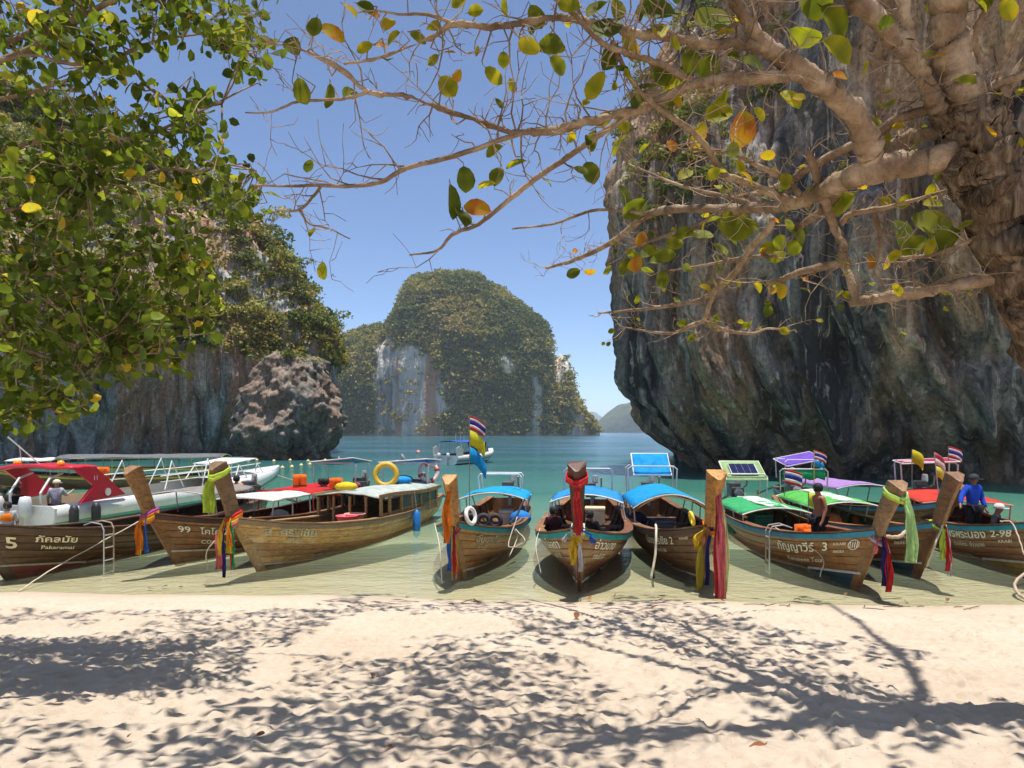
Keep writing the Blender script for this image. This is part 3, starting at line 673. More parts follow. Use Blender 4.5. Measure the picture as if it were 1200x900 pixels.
def hang_ribbons(b, q, specs, label, side=0., wrap=None, fr=.12):
    """sashes knotted round the prow at height q: specs = (colour, length, width, dx, dy)"""
    p = prow_pt(b, q); t = thing('prow_sash', label, 'sash', loc2w(b, p), b['T'].rotation_euler.z, 'ceremonial sashes on the prows')
    hw = .085+(b['pw']/2-.085)*q**1.2+.02
    if wrap:
        for k, c in enumerate(wrap):
            m = MB(); z = .05*k-.02*len(wrap); g = []
            for zz_ in (-.035, 0, .035):
                g.append([Vector((px_, py_, z+zz_+.02*math.sin(i*2+k)-(.1 if i in (3, 4) else 0)+(.05 if i in (0, 1, 6, 7) else 0))) for i, (px_, py_) in enumerate([(-.24, 0), (-.22, hw), (-.03, hw+.01), (.14, .05), (.145, -.05), (-.03, -hw-.01), (-.22, -hw), (-.24, 0)])])
            m.sheet(g, .02); m.build('knot', cloth(c, .25), t, True)
    for k, (c, ln, w_, ox, oy) in enumerate(specs):
        m = MB(); lean = .12*k % .2
        ribbon(m, [(fr-.02+ox*.3, side*hw+oy*.3, .02), (fr+.03+ox, side*hw+oy, -ln*.3), (fr+.02+ox, side*hw+oy*1.1, -ln*.65), (fr+ox*1.1, side*hw+oy*1.15, -ln)], w_, k+int(q*10), 3+k % 2, k*.5)
        m.build('ribbon', cloth(c, .3), t, True)
    return t
def flag(p, h, cloths, label, r=.012, pole_c=(.2, .19, .18), rz=0., group='flags on the boats', w_=.5, hh=.3, lean=(0, 0)):
    t = thing('flag', label, 'flag', p, rz, group); m = MB(); m.tube([(0, 0, 0), (lean[0], lean[1], h)], r, 6); m.build('pole', paint(pole_c, .5, .2), t)
    z = h
    for k, (cols, wd, ht, droop) in enumerate(cloths):
        nb_ = len(cols); zz_ = z
        base = None
        for i, (c, fr_) in enumerate(cols):
            g = []
            for s_ in np.linspace(0, 1, 9):
                row = []
                for q in (0, .5, 1):
                    f0 = (sum(x[1] for x in cols[:i])+fr_*q); x = wd*s_*(.93); zc = z-ht*f0-droop*s_*s_-.06*s_; y = .06*math.sin(s_*7+k*1.7+f0*1.2)*s_
                    row.append((x+.02*math.sin(f0*4)+lean[0]*(z-ht*f0)/h, y+lean[1]*(z-ht*f0)/h, zc))
                g.append(row)
            o = MB().sheet(g, .006).build('cloth' if i == 0 else 'stripe', cloth(c, .4), t if i == 0 else base, True)
            if i == 0: base = o
        z -= ht*1.12
    return t
TH = lambda: [((.6, .03, .05), .17), ((.75, .74, .72), .16), ((.06, .04, .28), .34), ((.75, .74, .72), .16), ((.6, .03, .05), .17)]
def ladder(b, t, side, label, h=1.05, w_=.3):
    H = b['H']; p = H.p(t, 1, side); q = H.p(t, .5, side, .05); T = thing('boarding_ladder', label, 'ladder', loc2w(b, p), b['T'].rotation_euler.z, 'boarding ladders on the boats')
    for s_ in (-1, 1):
        m = MB(); x = s_*w_/2; m.tube([(x, -side*.3, .1), (x, -side*.1, .17), (x, side*.14, .13), (x, side*.2, 0), (x, side*.2, -h)], .017, 6); m.build('rail', RUSTY if s_ < 0 else STEEL, T)
    for k in range(4):
        m = MB(); z = -.12-k*(h-.15)/3; m.tube([(-w_/2, side*.2, z), (w_/2, side*.2, z)], .015, 6); m.build('rung', STEEL, T)
    return T
def rope(pts, label, r=.014, c=None, sag=.0, name='mooring_rope'):
    P = [Vector(p) for p in pts]
    if len(P) == 2: P.insert(1, (P[0]+P[1])/2-Vector((0, 0, .12)))
    out = [Vector(c)+Vector((0, .006*math.sin(i*1.3), .006*math.cos(i*1.7))) for i, c in enumerate(catmull([tuple(p) for p in P], 9))]; m = MB(); m.tube(out, r, 5); o = m.build(name, c or ROPE, None, True); tag(o, label, 'rope', 'ropes'); return o
def life_ring(p, M, label, c, r=.3, name='life_ring'):
    t = thing(name, label, name.replace('_', ' '), p); m = MB(); m.torus((0, 0, 0), r, r*.27, M); m.build('ring', paint(c, .5, .15), t, True)
    for k in range(4 if name == 'life_ring' else 0):
        a = k*math.pi/2+.4; mm = MB(); c_ = M @ Vector((r*math.cos(a), r*math.sin(a), 0)); t2 = M @ Vector((-math.sin(a), math.cos(a), 0)); mm.tube([c_-t2*.05, c_+t2*.05], r*.3, 8); mm.build('band', paint((.5, .08, .05), .5), t, True)
    return t
def outboard(T, x, y, z=.5):
    o = MB().lathe([(0, .8), (.13, .78), (.17, .6), (.17, .35), (.14, .2), (.06, .18), (.06, -.3), (.0, -.3)], 10, (x, y, z), 'Z').build('outboard_motor', paint((.55, .56, .58), .3, .1), T, True)
    o.scale = (1, 1, 1); return o
# ------------------------------------------------------------------ people
def skin_mesh(name, J, E, mat, parent, sub=1, root=0):
    ks = list(J); me = bpy.data.meshes.new(name); me.from_pydata([J[k][0] for k in ks], [(ks.index(a), ks.index(b)) for a, b in E], []); me.materials.append(mat)
    o = link(name, me, parent); md = o.modifiers.new('skin', 'SKIN'); md.use_smooth_shade = True
    for i, k in enumerate(ks):
        r = J[k][1]; me.skin_vertices[0].data[i].radius = r if hasattr(r, '__len__') else (r, r); me.skin_vertices[0].data[i].use_root = (i == root)
    s = o.modifiers.new('sub', 'SUBSURF'); s.levels = s.render_levels = sub; return o
SKIN = lambda c: paint(c, .5, .12)
def person(loc, rz, label, pose='stand', skin=(.24, .115, .065), shirt=None, sleeve='short', shorts=(.02, .02, .025), hat=None, vest=None, hair=(.012, .01, .01), armL=None, armR=None, lean=0., h=1.68, turn=0.):
    T = thing('person', label, 'person', loc, rz, 'people on the boats'); T.scale = (h/1.68,)*3
    dz = -.44 if pose == 'sit' else 0.
    def q(x, y, z): return (x, y-lean*max(0, z-.9), z+dz)
    J = {'pelvis': (q(0, 0, .92), (.14, .1)), 'spine': (q(0, .01, 1.09), (.125, .09)), 'chest': (q(0, 0, 1.28), (.155, .105)), 'nb': (q(0, 0, 1.41), .065), 'neck': (q(0, -.015, 1.48), .052),
         'head': (q(0, -.03, 1.57), (.078, .095)), 'top': (q(0, -.02, 1.635), (.066, .08)), 'nose': (q(math.sin(turn)*.1, -.118, 1.565), .014)}
    E = [('pelvis', 'spine'), ('spine', 'chest'), ('chest', 'nb'), ('nb', 'neck'), ('neck', 'head'), ('head', 'top'), ('head', 'nose')]
    for s, n_, arm in ((-1, 'R', armR), (1, 'L', armL)):
        el, wr = arm or ((.23, .03, 1.12), (.245, -.06, .88))
        hd = Vector(wr)+(Vector(wr)-Vector(el)).normalized()*.08; ft = hd+(Vector(wr)-Vector(el)).normalized()*.07+Vector((0, -.02, 0)); tb = hd+Vector((-.03, -.04, -.02))
        J['sh'+n_] = (q(s*.17, 0, 1.385), .06); J['el'+n_] = (q(s*el[0], el[1], el[2]), .042); J['wr'+n_] = (q(s*wr[0], wr[1], wr[2]), .03)
        J['hd'+n_] = (q(s*hd.x, hd.y, hd.z), (.022, .038)); J['ft'+n_] = (q(s*ft.x, ft.y, ft.z), (.01, .026)); J['tb'+n_] = (q(s*tb.x, tb.y, tb.z), .012)
        if pose == 'sit': hp, kn, an, to = (.1, -.02, .9), (.14, -.42, .96), (.14, -.44, .52), (.15, -.6, .475)
        else: hp, kn, an, to = (.09, 0, .87), (.1, -.02, .48), (.1, .02, .08), (.12, -.13, .035)
        for k, p, r in (('hp', hp, .088), ('kn', kn, .058), ('an', an, .042), ('to', to, .035)): J[k+n_] = ((s*p[0], p[1], p[2]+dz), r)
        E += [('chest', 'sh'+n_), ('sh'+n_, 'el'+n_), ('el'+n_, 'wr'+n_), ('wr'+n_, 'hd'+n_), ('hd'+n_, 'ft'+n_), ('hd'+n_, 'tb'+n_), ('pelvis', 'hp'+n_), ('hp'+n_, 'kn'+n_), ('kn'+n_, 'an'+n_), ('an'+n_, 'to'+n_)]
    skin_mesh('body', J, E, SKIN(skin), T, 2)
    def grow(keys, edges, g, mat, name, over={}):
        Q = {}
        for k in keys:
            p, r = over.get(k, J[k]); Q[k] = (p, tuple(x+g for x in (r if hasattr(r, '__len__') else (r, r))))
        skin_mesh(name, Q, edges, mat, T, 2)
    if shirt:
        ks = ['pelvis', 'spine', 'chest', 'nb', 'shL', 'shR', 'elL', 'elR']; es = [('pelvis', 'spine'), ('spine', 'chest'), ('chest', 'nb'), ('chest', 'shL'), ('chest', 'shR'), ('shL', 'elL'), ('shR', 'elR')]
        if sleeve == 'long': ks += ['wrL', 'wrR']; es += [('elL', 'wrL'), ('elR', 'wrR')]
        grow(ks, es, .022, cloth(shirt, .1), 'shirt')
    if shorts: grow(['pelvis', 'hpL', 'hpR', 'knL', 'knR'], [('pelvis', 'hpL'), ('pelvis', 'hpR'), ('hpL', 'knL'), ('hpR', 'knR')], .028, cloth(shorts, .05), 'shorts')
    if vest: grow(['spine', 'chest', 'nb'], [('spine', 'chest'), ('chest', 'nb')], .06, cloth(vest, .1), 'life_vest')
    c = Vector(J['head'][0])
    if hat:
        m = MB().lathe([(.115, .02), (.115, .06), (.1, .11), (.05, .145), (0, .15)], 14, tuple(c), 'Z'); m.box((c.x-.08, c.y-.2, c.z+.02), (c.x+.08, c.y-.08, c.z+.035)); m.build('hat', cloth(hat, .05), T, True)
    else:
        m = MB().lathe([(.09, -.06), (.108, .0), (.108, .05), (.09, .1), (.05, .13), (0, .138)], 14, (c.x, c.y+.022, c.z), 'Z'); m.build('hair', paint(hair, .7, .2), T, True)
    return T
def vest_thing(p, rz, label):
    T = thing('life_vest', label, 'life vest', p, rz, 'life vests hung in the boats')
    for s in (-1, 1): MB().sheet([[(s*.02+s*.17*a, -.05*math.sin(a*2.6)-.02, z) for a in (0, .35, .7, 1)] for z in (0, .15, .32, .46, .55)], .06).build('panel', cloth((.85, .17, .02), .1), T, True)
    MB().sheet([[(x, .07, z) for x in (-.18, 0, .18)] for z in (0, .3, .56)], .05).build('back_panel', cloth((.8, .15, .02), .1), T, True)
    MB().box((-.2, -.1, .2), (.2, -.085, .235)).build('strap', BLACK, T)
    return T
def at0(u, v, z=0.): Yq = (CZ-z)*800/(v-506); return at(u, v, Yq)
ORANGE, LIME, PINK, YEL, BLUE, REDC, NAVY, SKYB = (.85, .22, .02), (.55, .72, .08), (.85, .2, .22), (.85, .55, .04), (.03, .16, .6), (.65, .04, .04), (.03, .03, .16), (.02, .33, .62)
GREEN, PURP, WHITEC = (.10, .48, .14), (.22, .1, .52), (.75, .74, .72)
# --- boat A: dark hull, bow out of frame
A = make_boat(8, 677, -9, 'dark brown long-tail boat numbered 5 with a steel ladder on its side', 9.3, 2.0, (0.085, 0.040, 0.016), .25, (.23, .06, .035), (.12, .07, .04), (.42, .36, .25), nb=2, zs=1.02)
lettering('5', 0.468, A['H'], A['hull'], 1, .965, .62, LET, True, .25, .02); lettering('ภัคลมัย', 0.260, A['H'], A['hull'], 1, .905, .76, LET, True, .2, .02); lettering('Pakaramai', 0.156, A['H'], A['hull'], 1, .90, .62, LET, True, .3, .01)
ladder(A, .77, 1, 'tubular steel ladder over the side of the dark boat numbered 5', 1.0); engine(A, .1)
canopy(A, -3.2, -.8, .95, 1.2, .12, (.3, .28, .26), posts=3)
# --- boat B: white and red canopies, blue stern awning
Bb = make_boat(206, 658, -13, 'varnished brown long-tail boat numbered 99 with red canopy and orange prow sash', 9.6, 2.0, (0.200, 0.080, 0.025), .2, (.3, .17, .08), (.1, .05, .03), (.6, .55, .42), nb=2, prow=.92, prow_c=(.24, .12, .045))
lettering('99', 0.290, Bb['H'], Bb['hull'], 1, .955, .7, LETW, True, .1, .01); lettering('โคโคนัท', 0.275, Bb['H'], Bb['hull'], 1, .905, .68, LETW, True, .15, .012); lettering('COCONUT', 0.189, Bb['H'], Bb['hull'], 1, .91, .46, LETW, True, .2, .01)
canopy(Bb, .4, 2.3, .92, 1.18, .06, (.74, .72, .68), posts=3); canopy(Bb, -3.0, .3, .9, 1.2, .07, (.55, .03, .035), edge=(.45, .05, .04), posts=4)
awning(Bb, -3.5, -.1, 1.95, 1.5, 1.6, -.12, (.06, .38, .5), base=1.15, roll=.1); engine(Bb, .1)
hang_ribbons(Bb, .1, [(ORANGE, .85, .15, .02, -.08), (BLUE, .8, .1, 0, .08), (ORANGE, .75, .12, .05, 0), (LIME, .95, .05, .04, -.02), (PINK, .6, .06, 0, -.12)], 'orange and blue sash tied low on the prow of the boat numbered 99', wrap=[ORANGE, YEL, ORANGE, (.5, .1, .4)])
# --- boat C: cabin boat
Cc = make_boat(302, 666, -15, 'weathered tan long-tail boat with a wooden cabin and a lime scarf on its prow', 9.6, 2.05, (.42, .26, .1), .75, (.2, .08, .05), (.28, .2, .11), (.5, .44, .32), nb=1, gloss=.6, worn_c=(.58, .47, .3), prow_c=(.2, .12, .06))
FADE = paint((.5, .5, .4), .7, .5)
lettering('ส. ศิริพิชัย', 0.320, Cc['H'], Cc['hull'], 1, .945, .76, FADE, True, .1, .015); lettering('ศิริชัย', 0.192, Cc['H'], Cc['hull'], 1, .895, .62, FADE, True, .1, .01)
T = Cc['T']; H = Cc['H']
tan = wood((.32, .19, .075), .4, .5)
roof = arch(MB(), -3.6, .9, 1.0, 1.2, .1, 8, 8, .015, 0., .03).build('cabin_roof', paint((.36, .4, .36), .7, .3), T, True)
for sd in (1, -1):
    m = MB(); m.sheet([[(x, sd*1.02, 1.24+.05*math.sin((x+1)*1.1)), (x, sd*1.02, 1.13+.05*math.sin((x+1)*1.1))] for x in np.linspace(-3.65, .95, 10)], .05); m.build('roof_trim', tan, T)
    for x in (-3.4, -2.75, -2.05, -1.35, -.6, .2, .75):
        MB().box((x-.05, sd*.96-.03, .5), (x+.05, sd*.96+.03, 1.16)).build('cabin_post', tan, T)
    MB().box((-3.4, sd*.95-.02, .5), (.75, sd*.95+.02, .74)).build('cabin_wall', tan, T)
    for x in (-3.38, -2.7, -2.0, -1.3):
        pn = MB().box((x+.06, sd*.95-.008, .76), (x+.58, sd*.95+.008, 1.12)).build('window', paint((.045, .045, .06), .15, .1, .6), T)
        MB().box((x+.05, sd*.97-.012, .74), (x+.6, sd*.97+.012, .775)).build('sill', tan, pn)
for y in (-.5, 0, .5): MB().box((.7, y-.03, .5), (.76, y+.03, 1.2)).build('cabin_post', tan, T)
awning(Cc, -3.7, -.1, 2.0, 1.4, 1.7, -.06, (.03, .22, .62), base=1.3, roll=.08); engine(Cc, -.15)
hang_ribbons(Cc, .95, [(LIME, .85, .26, -.15, -.26)], 'lime green scarf knotted round the top of the prow of the cabin boat', wrap=[LIME, LIME], fr=-.05)
hang_ribbons(Cc, .12, [(PINK, 1.05, .17, 0, -.16), (YEL, .7, .15, .05, .08), (NAVY, 1.2, .09, .06, -.02), (REDC, 1.05, .1, .02, .1), (ORANGE, .55, .14, .08, .12), (YEL, .75, .1, .06, -.1), (.1 and (.05, .35, .12), 1.05, .06, 0, .14)], 'multicoloured flower garland and ribbons hanging at the bow of the cabin boat', wrap=[PINK, YEL, ORANGE, REDC])
fd = thing('fender', 'bright blue fender hanging on a rope from the cabin boat', 'fender', loc2w(Cc, (-1.35, 1.12, .2)))
MB().lathe([(0, .45), (.05, .42), (.11, .3), (.125, 0), (.11, -.3), (.05, -.4), (0, -.43)], 12).build('float', paint((.02, .2, .6), .35, .12), fd, True)
MB().tube([(0, 0, .42), (-.05, -.1, .98)], .012, 5).build('cord', ROPE, fd)
life_ring(loc2w(Cc, (-3.75, .55, 1.62)), Matrix.Rotation(1.35, 3, 'X') @ Matrix.Rotation(.3, 3, 'Y'), 'pale pink life ring propped on the stern of the cabin boat', (.75, .6, .56), .3)
life_ring(loc2w(Cc, (-2.2, -.3, 1.62)), Matrix.Rotation(1.45, 3, 'X'), 'ochre yellow inflatable ring standing on the cabin roof', (.6, .36, .03), .34, 'inflatable_ring')
for x, y, c, lb in ((-2.6, .1, (.02, .25, .6), 'blue bag lying on the cabin roof beside the ochre ring'), (-3.1, -.1, (.06, .07, .1), 'dark bundle lying on the aft end of the cabin roof'), (.2, -.4, (.75, .5, .03), 'yellow bag lying on the front of the cabin roof')):
    m = MB().lathe([(0, -.1), (.2, -.08), (.26, .02), (.2, .14), (.06, .2), (0, .2)], 10, (0, 0, 0)); o = m.build('bag', cloth(c, .05), None, True); o.location = loc2w(Cc, (x, y, 1.4)); o.scale = (1.3, .8, .8); o.rotation_euler.z = x; tag(o, lb, 'bag')
for x, c, lb in ((1.45, (.8, .12, .16), 'red plastic tub on the foredeck of the cabin boat'), (1.0, (.75, .35, .28), 'salmon basin inside the cabin boat')):
    o = MB().lathe([(0, 0), (.22, 0), (.28, .2), (.3, .2), (.3, .22), (.26, .22), (.2, .03), (0, .03)], 14).build('tub', paint(c, .4), None, True); o.location = loc2w(Cc, (x, .3, .55)); tag(o, lb, 'tub')
# --- boat F: orange prow
Ff = make_boat(541, 673, -6, 'brown long-tail boat with turquoise rail and orange clad prow below the flags', 8.6, 2.0, (0.293, 0.132, 0.035), .35, (.2, .1, .05), (.04, .3, .3), (.62, .58, .48), nb=1, prow=.82, prow_w=.28, prow_c=(.42, .2, .055))
lettering('อันดามัน', 0.320, Ff['H'], Ff['hull'], 1, .93, .72, FADE, True, .1, .015); lettering('กระบี่', 0.208, Ff['H'], Ff['hull'], 1, .915, .56, FADE, True, .1, .01); lettering('อันดามัน', 0.320, Ff['H'], Ff['hull'], -1, .83, .72, FADE, False, .1, .015)
canopy(Ff, -2.6, -.5, .98, 1.1, .2, (.02, .36, .6), posts=3); engine(Ff, .1)
awning(Ff, -2.3, 0, 1.78, 1.0, 1.45, 0, (.1, .11, .11), base=1.2, legs=True) if False else None
for x in (-2.9, -2.2):
    m = MB(); m.tube([(x, -.62, 1.1), (x, -.66, 1.62), (x, -.6, 1.7), (x, .6, 1.7), (x, .66, 1.62), (x, .62, 1.1)], .025, 6); m.build('awning_frame', WHITE, Ff['T'])
m = MB(); m.tube([(.0, .95, 1.15), (.7, .95, 1.12), (1.6, .9, .92), (2.3, .8, .8)], .03, 6); m.tube([(.0, -.95, 1.15), (.7, -.95, 1.12), (1.6, -.9, .92), (2.3, -.8, .8)], .03, 6); m.build('canopy_frame', BLACK, Ff['T'])
hang_ribbons(Ff, .86, [(ORANGE, 1.0, .15, .04, -.02)], 'long orange sash down the front of the prow below the flags', wrap=None, fr=.1)
hang_ribbons(Ff, .05, [(BLUE, .85, .08, .03, -.05), (REDC, .9, .1, .04, .02), (.6 and (.6, .05, .25), .8, .08, .02, .05), (ORANGE, 1.0, .06, .03, .07), (LIME, 1.02, .04, .05, .0)], 'blue and crimson ribbons tied at the foot of the orange clad prow', wrap=[(.25, .03, .06)])
life_ring(loc2w(Ff, (Ff['x0']-.35, .28, Ff['z1']+.1)), Matrix.Rotation(1.3, 3, 'Y') @ Matrix.Rotation(.5, 3, 'X'), 'white ring hung beside the orange clad prow', (.74, .72, .68), .16, 'rope_ring')
flag(loc2w(Ff, (-.3, -.62, .6)), 2.85, [(TH(), .46, .36, .2), ([((.72, .66, .05), 1.)], .46, .42, .3), ([((.02, .38, .72), 1.)], .5, .42, .42)], 'tall black pole with national, yellow and sky blue flags on the orange prow boat', rz=0., w_=.6)
# --- boat G: head-on
G = make_boat(679, 686, -7.6, 'long-tail boat seen head-on with turquoise rail and red sash on its tall prow', 9.2, 2.35, (0.218, 0.083, 0.023), .2, (.2, .09, .045), (.03, .33, .32), (.58, .54, .46), nb=1, prow=1.12, prow_w=.34, gloss=.28, prow_c=(.1, .045, .025))
lettering('อ่าวนาง', 0.357, G['H'], G['hull'], 1, .945, .74, LETW, True, .05, .015); lettering('กระบี่ 53', 0.204, G['H'], G['hull'], 1, .94, .56, LETW, True, .1, .01)
lettering('กำไลลดา', 0.357, G['H'], G['hull'], -1, .79, .74, LETW, False, .05, .015); lettering('กระบี่ 53', 0.204, G['H'], G['hull'], -1, .83, .56, LETW, False, .1, .01)
canopy(G, -3.3, -.7, 1.0, 1.08, .22, (.04, .3, .68), edge=(.62, .6, .57), posts=4); engine(G, .1)
m = MB(); m.tube([(-3.1, -.72, 1.1), (-3.1, -.74, 1.78), (-3.1, -.66, 1.86), (-3.1, .66, 1.86), (-3.1, .74, 1.78), (-3.1, .72, 1.1)], .028, 6); m.build('awning_frame', STEEL, G['T'])
hang_ribbons(G, .9, [(REDC, 1.0, .1, .03, .03), ((.7, .06, .05), .95, .07, .04, -.01)], 'red sash knotted round the tall dark prow of the head-on boat', wrap=[REDC, REDC], fr=.1)
hang_ribbons(G, .1, [(YEL, .6, .13, .04, -.07), ((.75, .74, .78), .72, .1, .05, .05), (YEL, .25, .12, .06, .02), (BLUE, .22, .2, -.05, .24), (WHITEC, .2, .14, -.02, -.2)], 'yellow and white ribbons with a blue bow at the foot of the tall dark prow', wrap=[YEL, WHITEC])
# --- boat H: long pink sash
Hh = make_boat(822, 680, -4, 'brown long-tail boat with arched blue canopy and long pink sash', 9.0, 2.0, (0.166, 0.070, 0.025), .3, (.15, .07, .04), (.15, .09, .06), (.55, .5, .42), nb=1, prow=.95, prow_fwd=.6, prow_w=.36, prow_c=(.36, .16, .045), gloss=.4)
lettering('น้องกรชัย 2', 0.304, Hh['H'], Hh['hull'], -1, .72, .76, LETW, False, .1, .015); lettering('กระบี่ 06', 0.160, Hh['H'], Hh['hull'], -1, .77, .6, LETW, False, .1, .008); lettering('KRABI', 0.11, Hh['H'], Hh['hull'], -1, .905, .84, LETW, False, .1, .008); lettering('ส.ร.', 0.320, Hh['H'], Hh['hull'], 1, .94, .66, LETW, True, .1, .015)
canopy(Hh, -2.4, .9, .98, 1.05, .36, (.02, .33, .66), edge=(.5, .42, .32), posts=4)
arch(MB(), -.6, .95, .93, .99, .36).build('canopy_lining', cloth((.36, .22, .1), .2), Hh['T'], True)
awning(Hh, -3.1, 0, 1.98, 1.1, 1.15, .62, (.02, .33, .72), base=1.1, rim=(.7, .7, .68), w_frame=1.5, ztop=1.95); engine(Hh, .1)
hang_ribbons(Hh, .72, [(PINK, 2.0, .17, .06, .06), (REDC, 2.12, .12, .03, 0), ((.75, .72, .3), 1.75, .1, .07, .13), (PINK, 1.9, .1, .08, .1)], 'long pink and pale yellow sash reaching down the bow to the water', wrap=None, fr=.1)
hang_ribbons(Hh, .1, [(YEL, .4, .2, -.05, -.22), (NAVY, 1.05, .1, .04, -.1), (.3 and (.42, .33, .04), 1.15, .16, .0, -.22), (PINK, .3, .08, .02, -.16)], 'yellow garland with dark ribbons beside the long pink sash', wrap=[YEL, ORANGE])
life_ring(loc2w(Hh, (Hh['x0']-.3, -.3, Hh['z1']+.12)), Matrix.Rotation(1.35, 3, 'Y'), 'yellow flower wreath hung on the bow beside the long pink sash', (.75, .55, .05), .12, 'flower_wreath')
# --- boat I: green canopy
I = make_boat(1006, 686, -3, 'long-tail boat with blue bottom, light blue rail, green canopy and solar panel', 9.2, 1.95, (0.241, 0.097, 0.028), .25, (.02, .07, .12), (.06, .3, .42), (.68, .66, .6), nb=2, prow=.8, prow_fwd=.75, prow_w=.28, prow_c=(.2, .115, .06))
lettering('กัญญาวีร์', 0.336, I['H'], I['hull'], -1, .712, .68, LETW, False, .1, .018); lettering('Kanyawee Tour', 0.200, I['H'], I['hull'], -1, .735, .46, LETW, False, .15, .012); lettering('3', 0.352, I['H'], I['hull'], -1, .872, .7, LETW, False, .1, .02); lettering('KRABI', 0.11, I['H'], I['hull'], -1, .905, .8, LETW, False, .1, .01); lettering('06053', 0.11, I['H'], I['hull'], -1, .905, .66, LETW, False, .1, .01)
m = MB(); pts = []
for k in range(25): a_ = k/24*6.283; t_, u_ = .957+.013*math.cos(a_), .8+.085*math.sin(a_); pts.append(I['H'].p(t_, u_, -1)+I['H'].nrm(t_, u_, -1)*.036)
m.tube(pts, .01, 4)
for k in range(4):
    t_ = .949+.0055*k; m.tube([I['H'].p(t_, .75, -1)+I['H'].nrm(t_, .75, -1)*.034, I['H'].p(t_, .85, -1)+I['H'].nrm(t_, .85, -1)*.034], .011, 4)
m.build('emblem', LETW, I['hull'])
canopy(I, -2.9, .1, .95, .84, .18, (.06, .42, .16), ((.72, .74, .68), .3), edge=(.6, .57, .5), posts=4)
aw = awning(I, -3.6, .1, 1.78, 1.1, 1.25, .5, (.35, .5, .22), base=1.0, rim=(.62, .66, .5), w_frame=1.3, ztop=1.7)
Mx = Matrix.Rotation(.5, 3, 'Y'); sp = MB(); c0 = Vector((-3.6, .1, 1.78))
q8 = [c0+Mx @ Vector((i*.3, j*.42, .03+k*.035)) for k in (0, 1) for i, j in ((-1, -1), (1, -1), (1, 1), (-1, 1))]
sp.add(q8, [(0, 3, 2, 1), (4, 5, 6, 7), (0, 1, 5, 4), (1, 2, 6, 5), (2, 3, 7, 6), (3, 0, 4, 7)]); so_ = sp.build('solar_panel', paint((.55, .56, .57), .3, .1), I['T'])
for i in range(4):
    for j in range(2):
        cm = MB(); y0 = -.4+i*.2; x0_ = -.28+j*.28; cm.sheet([[c0+Mx @ Vector((x0_+a*.27, y0+b*.19, .075)) for b in (0, 1)] for a in (0, 1)], .006); cm.build('cell', paint((.015, .02, .07), .15, .1, .6), so_)
engine(I, .1); ladder(I, .72, -1, 'rusty pipe ladder hooked over the rail of the solar panel boat', .95, .26)
MB().box((-2.2, -.9, .15), (-.9, -.86, .6)).build('side_cloth', cloth((.02, .22, .13), .2), I['T'])
hang_ribbons(I, .92, [((.5, .75, .3), 1.15, .2, .05, .1)], 'pale green scarf tied round the prow of the solar panel boat', wrap=[LIME, (.5, .7, .2)], fr=.1)
hang_ribbons(I, .0, [(NAVY, .85, .1, .1, -.03), (REDC, .95, .12, .12, .03), (WHITEC, .8, .06, .09, .06), (PINK, .3, .1, .0, -.12)], 'navy, red and white ribbons hanging at the bow of the solar panel boat', wrap=[(.7, .5, .7), (.3, .17, .1)])
# --- boat J: second green canopy
J_ = make_boat(1077, 673, -6, 'long-tail boat with second green canopy and plain wooden prow beside the solar panel boat', 9.0, 1.8, (0.232, 0.098, 0.035), .3, (.02, .08, .13), (.06, .3, .4), (.66, .64, .58), nb=2, prow=.88, prow_fwd=.65, prow_w=.28, prow_c=(.23, .13, .065))
lettering('KRABI', 0.140, J_['H'], J_['hull'], -1, .9, .78, LETW, False, .1, .01); lettering('06057', 0.140, J_['H'], J_['hull'], -1, .9, .66, LETW, False, .1, .01)
canopy(J_, -2.7, .9, .95, .98, .18, (.12, .5, .1), ((.72, .74, .68), .28), edge=(.6, .57, .5), posts=4)
m = MB(); m.tube([(-3.0, -.72, 1.1), (-3.0, -.74, 1.72), (-3.0, -.66, 1.8), (-3.0, .66, 1.8), (-3.0, .74, 1.72), (-3.0, .72, 1.1)], .026, 6); m.build('awning_frame', STEEL, J_['T'])
MB().sheet([[(x, y, 1.78-.1*abs(math.sin(y*7))*(q/2)-.12*q) for y in np.linspace(-.66, .66, 12)] for q, x in ((0, -3.0), (1, -2.98), (2, -3.02))], .012).build('furled_awning', cloth((.03, .4, .16), .3), J_['T'], True); engine(J_, .1)
hang_ribbons(J_, .05, [(LIME, .62, .1, .05, -.05), (REDC, .85, .09, .06, .03), (WHITEC, .95, .12, .04, .07), (PINK, .9, .05, .02, .1)], 'lime, red and white ribbons at the bow of the second green canopy boat', wrap=[(.3, .17, .1), LIME])
flag(loc2w(J_, (-2.95, .3, 1.0)), 1.42, [(TH(), .45, .28, .12), ([((.04, .35, .65), 1.)], .36, .2, .08)], 'small national flag over a blue pennant on a yellow pole above the furled green awning', .014, (.6, .42, .08))
flag(loc2w(J_, (-2.1, -.85, .9)), .95, [(TH(), .6, .42, .1)], 'national flag on a short pole beside the second green canopy', .012)
flag(loc2w(I, (.1, .75, .7)), .72, [([((.62, .68, .04), 1.)], .5, .36, .2)], 'yellow pennant beside the shirtless man', .012)
